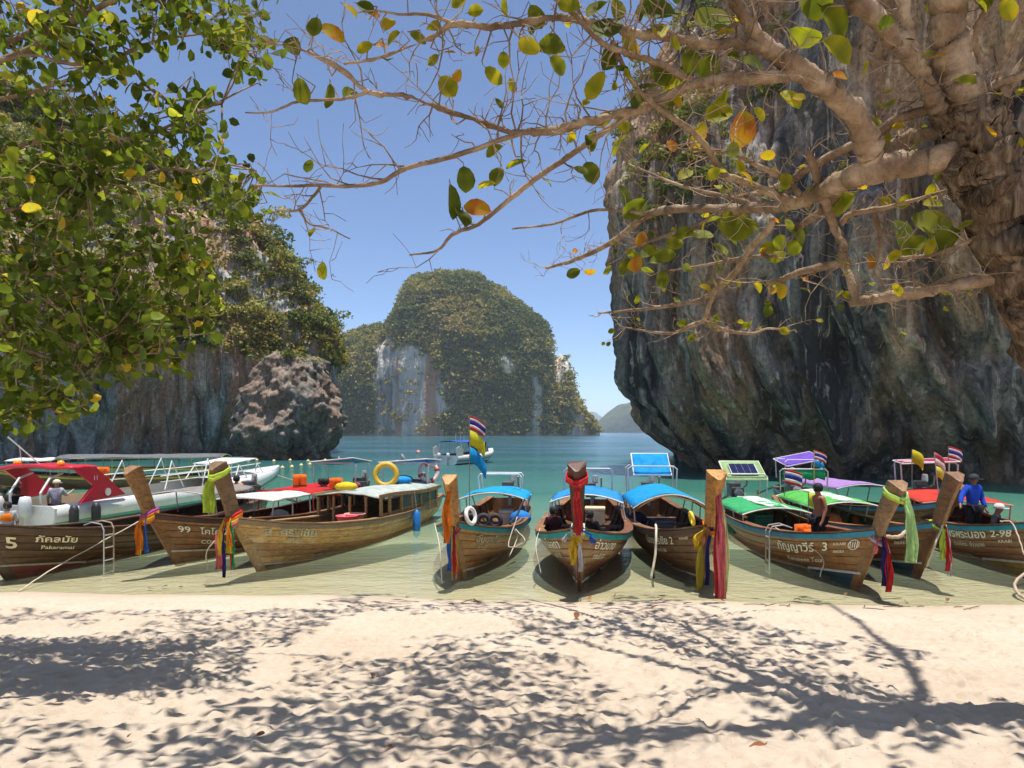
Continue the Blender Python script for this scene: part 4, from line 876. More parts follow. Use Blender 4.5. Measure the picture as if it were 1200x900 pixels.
# --- boat K: purple
K = make_boat(1093, 636, 2, 'long-tail boat with purple canopy and purple stern awning', 9.0, 1.7, (0.171, 0.073, 0.027), .3, (.02, .08, .12), (.08, .3, .42), (.6, .58, .5), nb=2, prow=.3, prow_fwd=.3)
canopy(K, -2.7, 1.3, .95, 1.2, .14, (.42, .25, .55), edge=(.5, .48, .46), posts=4); awning(K, -3.4, 0, 1.95, 1.3, 1.45, .18, (.2, .1, .55), base=1.2, roll=.2, ztop=1.95); engine(K, .1)
MB().sheet([[(x, -.95, z) for z in (.72, .85, .98)] for x in np.linspace(-2.4, 1.5, 9)], .015).build('side_cloth', cloth((.12, .08, .3), .2), K['T'])
# --- boat L: right
Lb = make_boat(1207, 673, -18, 'long-tail boat with red canopy and turquoise rail carrying the man in blue', 9.2, 2.1, (0.220, 0.088, 0.024), .2, (.36, .24, .05), (.04, .32, .38), (.62, .58, .46), nb=2, prow=1.05, stem_c=(.4, .25, .05), gloss=.3)
lettering('พรพระนอง', 0.330, Lb['H'], Lb['hull'], -1, .70, .78, LETW, False, .1, .02); lettering('2-98', 0.300, Lb['H'], Lb['hull'], -1, .87, .8, LETW, False, .1, .02); lettering('รวมมิตร  อ่าวนาง', 0.173, Lb['H'], Lb['hull'], -1, .715, .6, LETW, False, .1, .01); lettering('KRABI', 0.135, Lb['H'], Lb['hull'], -1, .89, .68, LETW, False, .1, .01)
canopy(Lb, -3.4, .6, 1.05, 1.08, .08, (.6, .06, .04), edge=(.5, .2, .14), posts=5); awning(Lb, -3.6, 0, 2.05, 1.4, 1.6, .04, (.45, .05, .1), base=1.2, roll=.06); engine(Lb, .1)
flag(loc2w(Lb, (-3.0, .5, 1.2)), 1.35, [(TH(), .5, .34, .14)], 'national flag flying above the dark red stern awning', .012)
flag(loc2w(Lb, (-2.6, -.6, 1.2)), 1.25, [([((.6, .55, .03), 1.)], .42, .42, .2)], 'yellow flag flying beside the dark red stern awning', .012)
flag(loc2w(Lb, (-1.3, -.2, 1.2)), 1.2, [([((.6, .12, .14), .5), ((.75, .6, .55), .5)], .36, .36, .25), ([((.68, .7, .1), 1.)], .34, .32, .2)], 'pink and white flag over a lime pennant on a leaning pole above the red canopy', .014, (.4, .38, .36), lean=(-.12, 0))
# --- long roofed tour boat behind the speedboat
E2 = make_boat(-14, 573, -82, 'long tour boat with a charcoal roof and yellow rail behind the red arched speedboat', 12.5, 2.3, (0.146, 0.069, 0.031), .3, (.1, .05, .03), (.55, .36, .03), (.55, .36, .03), nb=2, prow=.5)
canopy(E2, -5.6, 2.6, 1.1, 1.62, .16, (.13, .135, .14), edge=(.5, .42, .12), posts=7, trans=.05); canopy(E2, 2.8, 5.0, 1.0, 1.5, .1, (.75, .74, .72), posts=3)
for s_ in (-1, 1): MB().tube([(-5.5, s_*1.02, 1.0), (2.6, s_*1.02, 1.05)], .05, 6).build('hand_rail', paint((.6, .38, .04), .5), E2['T'])
# ------------------------------------------------------------------ speedboats
def speedboat(sx, sy, bx, by, L, B, label, stripe=None, bottom=(.3, .06, .04), scale=1.):
    d = Vector((bx-sx, by-sy, 0)).normalized(); T = thing('speedboat', label, 'boat', (sx, sy, 0), math.atan2(d.y, d.x))
    hb = smooth_interp([0, .5, .75, .9, 1], [.92, 1, .82, .45, .02], 201, 6); sh = smooth_interp([0, .5, 1], [.78, .88, 1.2], 201, 9); ch = smooth_interp([0, .5, .8, 1], [.1, .14, .4, .95], 201, 5); kl = smooth_interp([0, .6, .85, 1], [-.4, -.38, -.05, .8], 201, 5)
    ts = np.linspace(0, 1, 26); rows = []
    for t in ts:
        b = B/2*float(hb(t)); x = t*L; rows.append([(x, 0, kl(t)), (x, b*.86, ch(t)), (x+.12*t, b*.99, ch(t)+(sh(t)-ch(t))*.55), (x+.2*t, b, sh(t)), (x+.2*t, b*.9, sh(t)+.07)])
    def strip(cols, mat, name, par, off=0.):
        m = MB()
        for sd in (1, -1):
            n0 = len(m.v); m.v += [(r[c][0], sd*(r[c][1]+off), r[c][2]) for r in rows for c in cols]; k = len(cols)
            for i in range(len(rows)-1):
                for j in range(k-1):
                    q = (n0+i*k+j, n0+i*k+j+1, n0+(i+1)*k+j+1, n0+(i+1)*k+j); m.f.append(q if sd > 0 else q[::-1])
        return m.build(name, mat, par, True)
    gel = paint((.74, .74, .72), .25, .08, .5); strip([1, 2, 3, 4], gel, 'topsides', T); strip([0, 1], paint(bottom, .5), 'bottom', T)
    m = MB(); r0 = rows[0]; ring = [(r[0]-.0, r[1], r[2]) for r in r0]+[(r[0], -r[1], r[2]) for r in r0[::-1]]; m.v = ring+[(p[0]-.08, p[1], p[2]) for p in ring]; k = len(ring); m.f = [tuple(range(k)), tuple(range(2*k-1, k-1, -1))]+[(i, (i+1) % k, k+(i+1) % k, k+i) for i in range(k)]; m.build('transom', gel, T)
    MB().sheet([[(t*L, y*B/2*float(hb(t))*.86, -.1+.0*t) for y in (-1, 0, 1)] for t in np.linspace(.01, .62, 8)], .03).build('cockpit_floor', paint((.5, .5, .48), .6), T)
    MB().sheet([[(t*L+.2*t, y*B/2*float(hb(t))*.9, float(sh(t))+.07+.1*(1-y*y)) for y in np.linspace(-1, 1, 7)] for t in np.linspace(.6, .995, 12)], .03).build('foredeck', gel, T, True)
    if stripe:
        for k, (c, z, h) in enumerate(stripe):
            for sd in (1, -1):
                g = []
                for r, t in zip(rows, ts):
                    f = lambda q: Vector((np.interp(q, [0, .55, 1], [r[1][0], r[2][0], r[3][0]]), sd*(np.interp(q, [0, .55, 1], [r[1][1], r[2][1], r[3][1]])+.015), np.interp(q, [0, .55, 1], [r[1][2], r[2][2], r[3][2]])))
                    g.append([f(z), f(z+h)] if sd > 0 else [f(z+h), f(z)])
                MB().sheet(g, .012).build('stripe', paint(c, .3, .1), T)
    return T
E1 = speedboat(-14.4, 20, -11.4, 33.5, 13.6, 2.8, 'white speedboat with a red arch, teal side stripe and foredeck rails', [((.02, .05, .06), .16, .1), ((.05, .36, .3), .27, .1)])
RED = paint((.5, .02, .04), .3, .12, .5)
for sd in (1, -1):
    w_ = MB(); pr = [(.75, .86), (2.5, .98), (1.3, 1.92), (.5, 1.92), (1.25, 1.35)]; y0, y1 = sd*1.27, sd*1.36
    w_.v = [(x, y0, z) for x, z in pr]+[(x, y1, z) for x, z in pr]; k = len(pr); w_.f = [tuple(range(k)), tuple(range(2*k-1, k-1, -1))]+[(i, (i+1) % k, k+(i+1) % k, k+i) for i in range(k)]
    wg = w_.build('arch_wing', RED, E1)
    MB().lathe([(0, 0), (.12, 0), (.1, .02), (0, .03)], 14, (1.75, sd*1.36 if sd > 0 else -1.39, 1.12), 'Y').build('emblem', WHITE, wg)
c = bpy.data.curves.new('n', 'FONT'); c.body = '11'; c.size = .2; c.resolution_u = 2; o = bpy.data.objects.new('n', c); COL.objects.link(o); me = bpy.data.meshes.new_from_object(o.evaluated_get(bpy.context.evaluated_depsgraph_get())); bpy.data.objects.remove(o)
for v_ in me.vertices: v_.co = Vector((1.2+v_.co.x, -1.366, 1.52+v_.co.y))
me.materials.clear(); link('number', me, E1, mat=WHITE)
arch(MB(), .45, 1.35, 1.36, 1.9, .06, th=.1).build('arch_roof', RED, E1, True)
for x, y in ((.6, -.8), (.7, .9)): MB().lathe([(0, 0), (.1, 0), (.11, .06), (.07, .13), (0, .15)], 10, (x, y, 2.0), 'Z').build('beacon', paint((.9, .3, .02), .3), E1, True)
MB().tube([(.9, .2, 1.95), (-.1, .55, 3.0)], .02, 5).build('aerial', WHITE, E1); MB().tube([(.9, .95, 1.95), (.85, 1.0, 2.6)], .012, 5).build('aerial', STEEL, E1)
for y in (-.55, .55): MB().tube([(.2, y, .1), (.15, y, 1.2), (.45, y, 1.6), (.9, y, 1.75)], .035, 7).build('bow_hoop', WHITE, E1)
for sd in (1, -1):
    m = MB(); m.tube([(4.2, sd*1.25, 1.45), (8, sd*1.15, 1.52), (11, sd*.75, 1.6)], .022, 5); m.tube([(4.2, sd*1.25, 1.25), (8, sd*1.15, 1.3), (11, sd*.75, 1.4)], .018, 5); m.build('deck_rail', WHITE, E1)
    for x in (4.5, 6.5, 8.5, 10.3): MB().tube([(x, sd*1.18*(1 if x < 9 else .75), .95), (x+.5, sd*1.05*(1 if x < 9 else .7), 1.95 if x in (4.5, 6.5) else 1.6), (x+1., sd*1.15*(1 if x < 9 else .7), .98)], .025, 5).build('rail_stay', WHITE, E1)
MB().sheet([[(x, y, 1.72+.08*(x-9.3)) for y in np.linspace(-.85, .85, 5)] for x in np.linspace(8.6, 10.6, 4)], .04).build('sunshade', paint((.78, .78, .76), .4, .08), E1)
for x, y in ((9.0, -.7), (9.0, .7), (10.4, 0)): MB().tube([(x, y, 1.0), (x, y, 1.75)], .025, 5).build('shade_post', STEEL, E1)
for x in (2.7, 3.6, 4.5): MB().box((x, -.95, .0), (x+.4, .95, .42)).build('seat', paint((.7, .42, .05), .6), E1)
for x in (.35, 1.15):
    o = MB().lathe([(0, .3), (.09, .28), (.13, .15), (.13, -.2), (.09, -.32), (0, -.34)], 10, (0, 0, 0)).build('fender', BLACK, None, True); o.location = E1.matrix_basis @ Vector((x, -1.52, .55)); tag(o, 'black cylindrical fender hung on the side of the white speedboat', 'fender', 'black fenders on the white speedboat')
for y in (-.5, .5): outboard(E1, -.3, y, .35)
M2 = speedboat(-6.0, 62, -2.6, 68, 8., 2.9, 'white speedboat with blue canopy and twin engines out in the bay', [((.05, .12, .35), .3, .12)], (.1, .1, .14))
arch(MB(), .6, 5.2, 1.25, 2.05, .12).build('canopy', cloth((.03, .12, .5), .2), M2, True)
for x in (.7, 2.2, 3.7, 5.1):
    for s_ in (-1, 1): MB().tube([(x, s_*1.2, .8), (x, s_*1.2, 2.06)], .035, 5).build('canopy_post', WHITE, M2)
MB().sheet([[(5.2+.5*q, y, 1.0+1.0*(1-q)) for y in np.linspace(-1.1, 1.1, 5)] for q in (0, .5, 1)], .03).build('windscreen', paint((.05, .07, .1), .1, .1, .7), M2)
for x in (1.2, 2.4, 3.6): MB().box((x, -1.1, -.05), (x+.5, 1.1, .95)).build('seat', paint((.05, .04, .06), .7), M2)
for s_ in (-1, 1): MB().sheet([[(x, s_*1.28, .8), (x, s_*1.28, 1.75-.5*abs(x-.2))] for x in (-.2, .3, .9)], .05).build('stern_wing', WHITE, M2)
for y in (-.5, .5): outboard(M2, -.4, y, .3)
for x in (2.0, 2.8, 3.4): MB().tube([(x, .3, 2.15), (x, .3, 2.9)], .02, 5).build('aerial', WHITE, M2)

# ------------------------------------------------------------------ people in the boats
def head_at(u, v, Y, dz): p = at(u, v, Y); return (p.x, p.y, p.z-dz)
ST, SI = 1.70, 1.26
person(head_at(959, 566, 15.6, ST), R(-20)+math.pi*.0-R(60), 'shirtless man in dark trousers standing in the solar panel boat', skin=(.3, .12, .06), shorts=(.02, .022, .025), armR=((.2, .08, 1.12), (.2, -.04, .9)))
person(head_at(1140, 556, 16.6, ST), R(10), 'man in a blue long sleeved shirt and cap standing in the red canopy boat', skin=(.2, .09, .05), shirt=(.015, .07, .5), sleeve='long', hat=(.05, .05, .06), armR=((.34, -.02, 1.17), (.46, -.12, 1.0)), armL=((.27, .02, 1.12), (.26, -.1, .9)))
person(head_at(1163, 590, 16.3, SI), R(50), 'seated person in a white cap beside the man in blue', pose='sit', skin=(.25, .11, .06), shirt=(.02, .02, .025), hat=(.6, .56, .52), lean=.15)
person(head_at(647, 593, 17.2, SI), R(30), 'seated person in dark clothes under the blue canopy with a wine coloured bag strap', pose='sit', shirt=(.03, .008, .012), sleeve='long', lean=.1)
person(head_at(700, 597, 17.0, SI), R(-60), 'stooping seated person in black under the blue canopy of the head-on boat', pose='sit', shirt=(.012, .012, .014), sleeve='long', lean=.35)
person(head_at(277, 557, 22.2, SI), R(185), 'man in an orange shirt seated on the stern of the dark boat numbered 5', pose='sit', shirt=(.8, .26, .01))
person(head_at(66, 564, 21.6, 1.66), R(190), 'person in a grey shirt and white sun hat standing under the red arch', shirt=(.42, .42, .5), hat=(.72, .66, .5), armR=((.25, -.1, 1.2), (.3, -.3, 1.3)), skin=(.45, .26, .19))
person(head_at(4, 570, 20.4, ST), R(170), 'passenger with a yellow vest at the stern of the white speedboat', shirt=(.03, .03, .04), vest=(.8, .42, .02))
person(head_at(19, 571, 20.9, ST), R(60), 'passenger in black standing at the stern of the white speedboat', shirt=(.02, .02, .025))
person(head_at(9, 588, 19.6, SI), R(20), 'seated passenger in an orange life vest at the stern of the white speedboat', pose='sit', shirt=(.5, .5, .52), vest=(.88, .2, .01))
person(head_at(374, 557, 21.6, SI+.1), R(120), 'person in an orange life vest seated under the pale blue stern awning', pose='sit', shirt=(.1, .05, .04), vest=(.7, .16, .03), lean=.3)
person(head_at(387, 556, 21.9, SI+.1), R(-40), 'person in navy bending under the pale blue stern awning', pose='sit', shirt=(.02, .025, .08), sleeve='long', lean=.5)
for k, (u, v, Y, rz, lb) in enumerate([(351, 562, 21.0, .4, 'orange life vest hung at the front of the pale blue stern awning'), (394, 566, 21.4, -.3, 'orange life vest hung by the engine of the boat numbered 99'), (941, 622, 16.9, .3, 'orange life vest hung under the green canopy of the solar panel boat'), (952, 628, 16.6, -.2, 'orange life vest lying low behind the shirtless man'), (1008, 612, 19.6, 0., 'orange life vest stowed under the second green canopy'), (1022, 612, 20.4, .2, 'orange life vest stowed under the purple side cloth'), (114, 552, 27., .3, 'orange life vest piled behind the red arch'), (122, 552, 27.4, -.3, 'orange red life vest piled behind the red arch')]):
    p = at(u, v, Y); vest_thing((p.x, p.y, p.z-.4), rz, lb)
# ------------------------------------------------------------------ ropes, buoys, small things
rope([at(163, 611, 16.2), at(70, 662, 14.6), tuple(at0(22, 693, .02))], 'long pale rope running from the boat numbered 99 down to the sand', .014)
rope([loc2w(Cc, (Cc['x0']-.3, .25, 1.2)), at(246, 640, 14.3), at(243, 668, 14.4)], 'rope hanging from the bow of the cabin boat', .013, None, .02)
rope([loc2w(Ff, (3.0, .95, .8)), at(606, 630, 15.8), at(597, 652, 15.4)], 'white rope hanging off the side of the orange prow boat', .014, ROPE)
rope([at(606, 606, 15.6), at(596, 640, 15.2), at(615, 634, 15.0), at(604, 620, 15.3)], 'knotted rope bundle between the orange prow boat and the head-on boat', .013)
rope([loc2w(Ff, (3.6, -.75, .95)), at(515, 640, 13.6), at(518, 683, 13.4)], 'thin anchor line hanging beside the orange clad prow', .012)
rope([loc2w(G, (3.3, -.9, .9)), at(628, 640, 13.9), at(634, 672, 13.6)], 'thin line hanging from the turquoise rail of the head-on boat', .01)
rope([loc2w(Hh, (3.4, -.75, .95)), at(769, 622, 14.2), at(768, 650, 14.0), at(763, 678, 13.9)], 'thick rope looped over the rail and into the water beside the pink sash boat', .028)
rope([loc2w(I, (2.4, -.85, .8)), at(961, 650, 14.0), at(961, 676, 13.8)], 'short line hanging from the rail of the solar panel boat', .012)
rope([loc2w(I, (I['x0'], 0, 1.1)), at(1052, 629, 12.6), at(1062, 622, 12.7)], 'brown rope knotted round the prow of the solar panel boat', .035, RUSTY)
rope([loc2w(J_, (J_['x0']+.1, 0, 1.2)), at(1095, 640, 13.3), at(1086, 664, 13.6)], 'mooring line running down the bow of the second green canopy boat', .018)
rope([at(1172, 611, 14.2), at(1185, 612, 14.), at(1193, 628, 13.8), at(1200, 650, 13.6)], 'pale rope thrown over the turquoise rail of the red canopy boat', .015, ROPE)
rope([at0(1206, 668, .25), at0(1190, 682, .1), at0(1193, 695, .03), at0(1206, 704, .02)], 'frayed brown rope lying in a loop at the edge of the water', .03, RUSTY)
rope([at(322, 556, 33), at(345, 563, 30), at(362, 568, 26)], 'thin line from the bow of the white speedboat', .015)
BU = paint((.75, .62, .25), .5, .2)
for u, v in ((291, 541), (301, 540), (321, 541), (340, 540), (361, 541), (381, 540), (331, 549), (342, 548), (353, 546), (363, 545), (378, 542)):
    p = at0(u, v); t = thing('buoy', 'small yellow float of the swimming line by the dark sea rock', 'buoy', (p.x, p.y, 0), 0, 'yellow floats of the swimming line'); MB().lathe([(0, -.12), (.12, -.08), (.17, .03), (.14, .14), (.05, .2), (0, .21)], 10).build('float', BU, t, True); MB().torus((0, 0, .21), .04, .012, Matrix.Rotation(1.57, 3, 'X'), 8, 5).build('eye', STEEL, t)
p = at0(490, 531); t = thing('buoy', 'round salmon pink buoy floating alone in the bay', 'buoy', (p.x, p.y, 0)); MB().lathe([(0, -.2), (.2, -.15), (.3, .05), (.24, .28), (.08, .4), (0, .41)], 12).build('float', paint((.75, .33, .25), .5), t, True); MB().torus((0, 0, .42), .06, .018, Matrix.Rotation(1.57, 3, 'X'), 8, 5).build('eye', STEEL, t)
p = at0(470, 545); flag((p.x, p.y, -.1), 1.15, [([((.7, .62, .62), 1.)], .4, .55, .35)], 'small pinkish white marker flag standing in the bay behind the blue awning', .02)
p = at0(396, 545); flag((p.x, p.y, -.1), .9, [([((.6, .5, .6), 1.)], .35, .4, .25)], 'small lilac marker flag standing in the water by the dark sea rock', .02)

# things lying in the boats
def crate(b, p, d, c, name, label, cat, rz=0.):
    T = thing(name, label, cat, loc2w(b, p), b['T'].rotation_euler.z+rz); o = MB().box((-d[0]/2, -d[1]/2, 0), (d[0]/2, d[1]/2, d[2]*.8)).build('box', paint(c, .5, .2), T); bv = o.modifiers.new('b', 'BEVEL'); bv.width = .02; bv.segments = 2
    o = MB().box((-d[0]/2-.015, -d[1]/2-.015, d[2]*.81), (d[0]/2+.015, d[1]/2+.015, d[2])).build('lid', paint([min(1, x*1.15) for x in c], .5, .15), T); bv = o.modifiers.new('b', 'BEVEL'); bv.width = .02; bv.segments = 2
crate(G, (.1, .25, .62), (.4, .5, .42), (.6, .47, .28), 'storage_box', 'cream box on the thwart between the two seated people', 'box')
crate(Hh, (.4, -.2, .3), (.6, .5, .4), (.05, .05, .07), 'storage_box', 'black box in the boat with the arched blue canopy', 'box', .2)
crate(Ff, (-.9, .35, .35), (.5, .4, .42), (.5, .4, .3), 'storage_box', 'pale brown box under the sky blue canopy', 'box', .1)
crate(I, (-1.2, -.1, .3), (.7, .5, .4), (.03, .2, .12), 'storage_box', 'green box under the green canopy of the solar panel boat', 'box')
for k, (y, lb) in enumerate(((-.3, 0), (0., 0), (.3, 0))):
    m = MB(); m.torus((0, 0, 0), .14, .065, Matrix.Rotation(1.5, 3, 'Y'), 14, 7); o = m.build('tyre_fender', RUBBER, None, True); o.location = loc2w(Ff, (1.2, y, .72)); o.rotation_euler.z = Ff['T'].rotation_euler.z; tag(o, 'small black tyre lined up across the orange prow boat', 'tyre', 'tyres in the orange prow boat')
for b, x, y, c, lb in ((Ff, -.4, .8, (.02, .2, .6), 'blue cloth bundle by the side of the orange prow boat'), (Hh, -.3, -.75, (.03, .03, .06), 'dark jacket bundle at the rail of the arched canopy boat'), (G, -1.6, -.3, (.35, .06, .05), 'dark red bag in the head-on boat'), (Bb, 1.2, .4, (.3, .3, .32), 'grey bundle under the white canopy of the boat numbered 99'), (J_, .6, -.4, (.4, .1, .03), 'rust coloured bag under the second green canopy')):
    m = MB().lathe([(0, -.1), (.2, -.08), (.26, .02), (.2, .14), (.06, .2), (0, .2)], 10, (0, 0, 0)); o = m.build('bag', cloth(c, .05), None, True); o.location = loc2w(b, (x, y, .55)); o.scale = (1.2, .9, 1.3); tag(o, lb, 'bag')
# ------------------------------------------------------------------ trees over the beach
bark_s = NT('smooth_bark'); n = bark_s; v = n.coord('Object', (1, 1, 1)); a = n.noise(v, 3.5, 6, .6); b = n.noise(v, 22, 5, .65); c = n.noise(n.coord('Object', (9, 9, 2.2)), 4, 5, .7, .4)
col = n.ramp(a, [(.3, (.12, .08, .045)), (.48, (.29, .2, .125)), (.64, (.5, .38, .26))]); col = n.mix(n.math('MULTIPLY', n.ramp(b, [(.5, 0.), (.8, 1.)]), .5), col, (.09, .06, .035))
bark_s = n.surf(color=col, rough=.8, spec=.2, normal=n.bump(n.math('ADD', n.math('MULTIPLY', a, 1.5), n.math('ADD', b, c)), .8, .03))
n = NT('rough_bark'); v = n.coord('Object', (7, 7, 1.6)); a = n.noise(v, 2.5, 7, .65, .8); b = n.noise(n.coord(), 30, 4)
col = n.ramp(a, [(.32, (.05, .035, .022)), (.5, (.16, .11, .07)), (.68, (.33, .25, .17))])
bark_r = n.surf(color=col, rough=.95, spec=.1, normal=n.bump(n.math('ADD', a, n.math('MULTIPLY', b, .15)), 1., .05))
ALM = [(0, (.035, .06, .01)), (.3, (.085, .12, .012)), (.5, (.2, .22, .015)), (.7, (.38, .33, .015)), (.85, (.5, .25, .02)), (1, (.42, .1, .02))]
leaf_r = leaf_mat('almond_leaves', ALM, .5, 'tint'); leaf_l = leaf_mat('sea_leaves', [(0, (.035, .065, .012)), (.45, (.1, .16, .02)), (.75, (.24, .3, .035)), (.93, (.5, .5, .08)), (1, (.62, .42, .04))], .48, 'tint')
trg = np.random.default_rng(3)
def limb(name, pix, parent, mat, n=9, k=5, knots=0.):
    """pix: (u, v, width in photo pixels, distance)"""
    P = [(*at(u, v, Y), w/1600*Y*(1. if name == 'trunk' else 1-.2*min(1, w/20))) for u, v, w, Y in pix]; C = catmull(P, k); m = MB(); rs = []
    pts = []
    for i, c in enumerate(C):
        j = trg.normal(0, .12, 3)*c[3]; pts.append(Vector(c[:3])+Vector(j)); rs.append(max(.003, c[3]*(1+knots*trg.normal(0, .07))))
    m.tube(pts, rs, n); o = m.build(name, mat, parent, True); return pts, rs, o
def leaf_geo(L, W, fold=.18, curl=.12):
    """one broad leaf, base at the origin, along +x: two folded halves"""
    st = [(0, .02), (.12, .28), (.35, .44), (.6, .5), (.82, .4), (.94, .2), (1, .02)]; v = []; f = []
    for x, w in st:
        z = -curl*L*x*x; v += [(x*L, -w*W, z+fold*w*W), (x*L, 0, z), (x*L, w*W, z+fold*w*W)]
    for i in range(len(st)-1):
        a = i*3; f += [(a, a+3, a+4, a+1), (a+1, a+4, a+5, a+2)]
    v.append((-.16*L, -.008*L, .01*L)); v.append((-.16*L, .008*L, .01*L)); f.append((len(v)-2, len(v)-1, 2, 0))
    return np.array(v), f
# --- right tree, bare branched with big leaves
bx, by = 5.15, 5.4
RT = thing('beach_almond_tree', 'leaning tree with spreading bare limbs and few big yellowing leaves above the beach', 'tree', (0, 0, 0))
trunk_pix = [(1470, 870, 150, 5.3), (1400, 720, 128, 5.3), (1330, 560, 112, 5.2), (1262, 420, 98, 5.1), (1205, 300, 86, 5.05), (1165, 215, 78, 5.0), (1146, 172, 76, 5.0), (1136, 140, 66, 5.0)]
tk = limb('trunk', trunk_pix, RT, bark_r, 56, 26, .02)[2].data
def furrow(me, amp, fx, fz):
    """bark relief: cracks along the stem"""
    n_ = len(me.vertices); co = np.zeros(n_*3, np.float32); me.vertices.foreach_get('co', co); co = co.reshape(-1, 3); nr = np.zeros(n_*3, np.float32); me.vertex_normals.foreach_get('vector', nr); nr = nr.reshape(-1, 3)
    x, y, z = co.T; q = x+.45*z
    h = np.abs(noise(q*fx, y*fx, z*fz, 5))*1.3+.6*np.abs(noise(q*fx*2.1, y*fx*2.1, z*fz*2.3, 8))+.35*fbm(x*3, y*3, z*3, 3, 2)-.7
    co += nr*(amp*h)[:, None]; me.vertices.foreach_set('co', co.ravel()); me.update()
furrow(tk, .032, 12, 1.6)
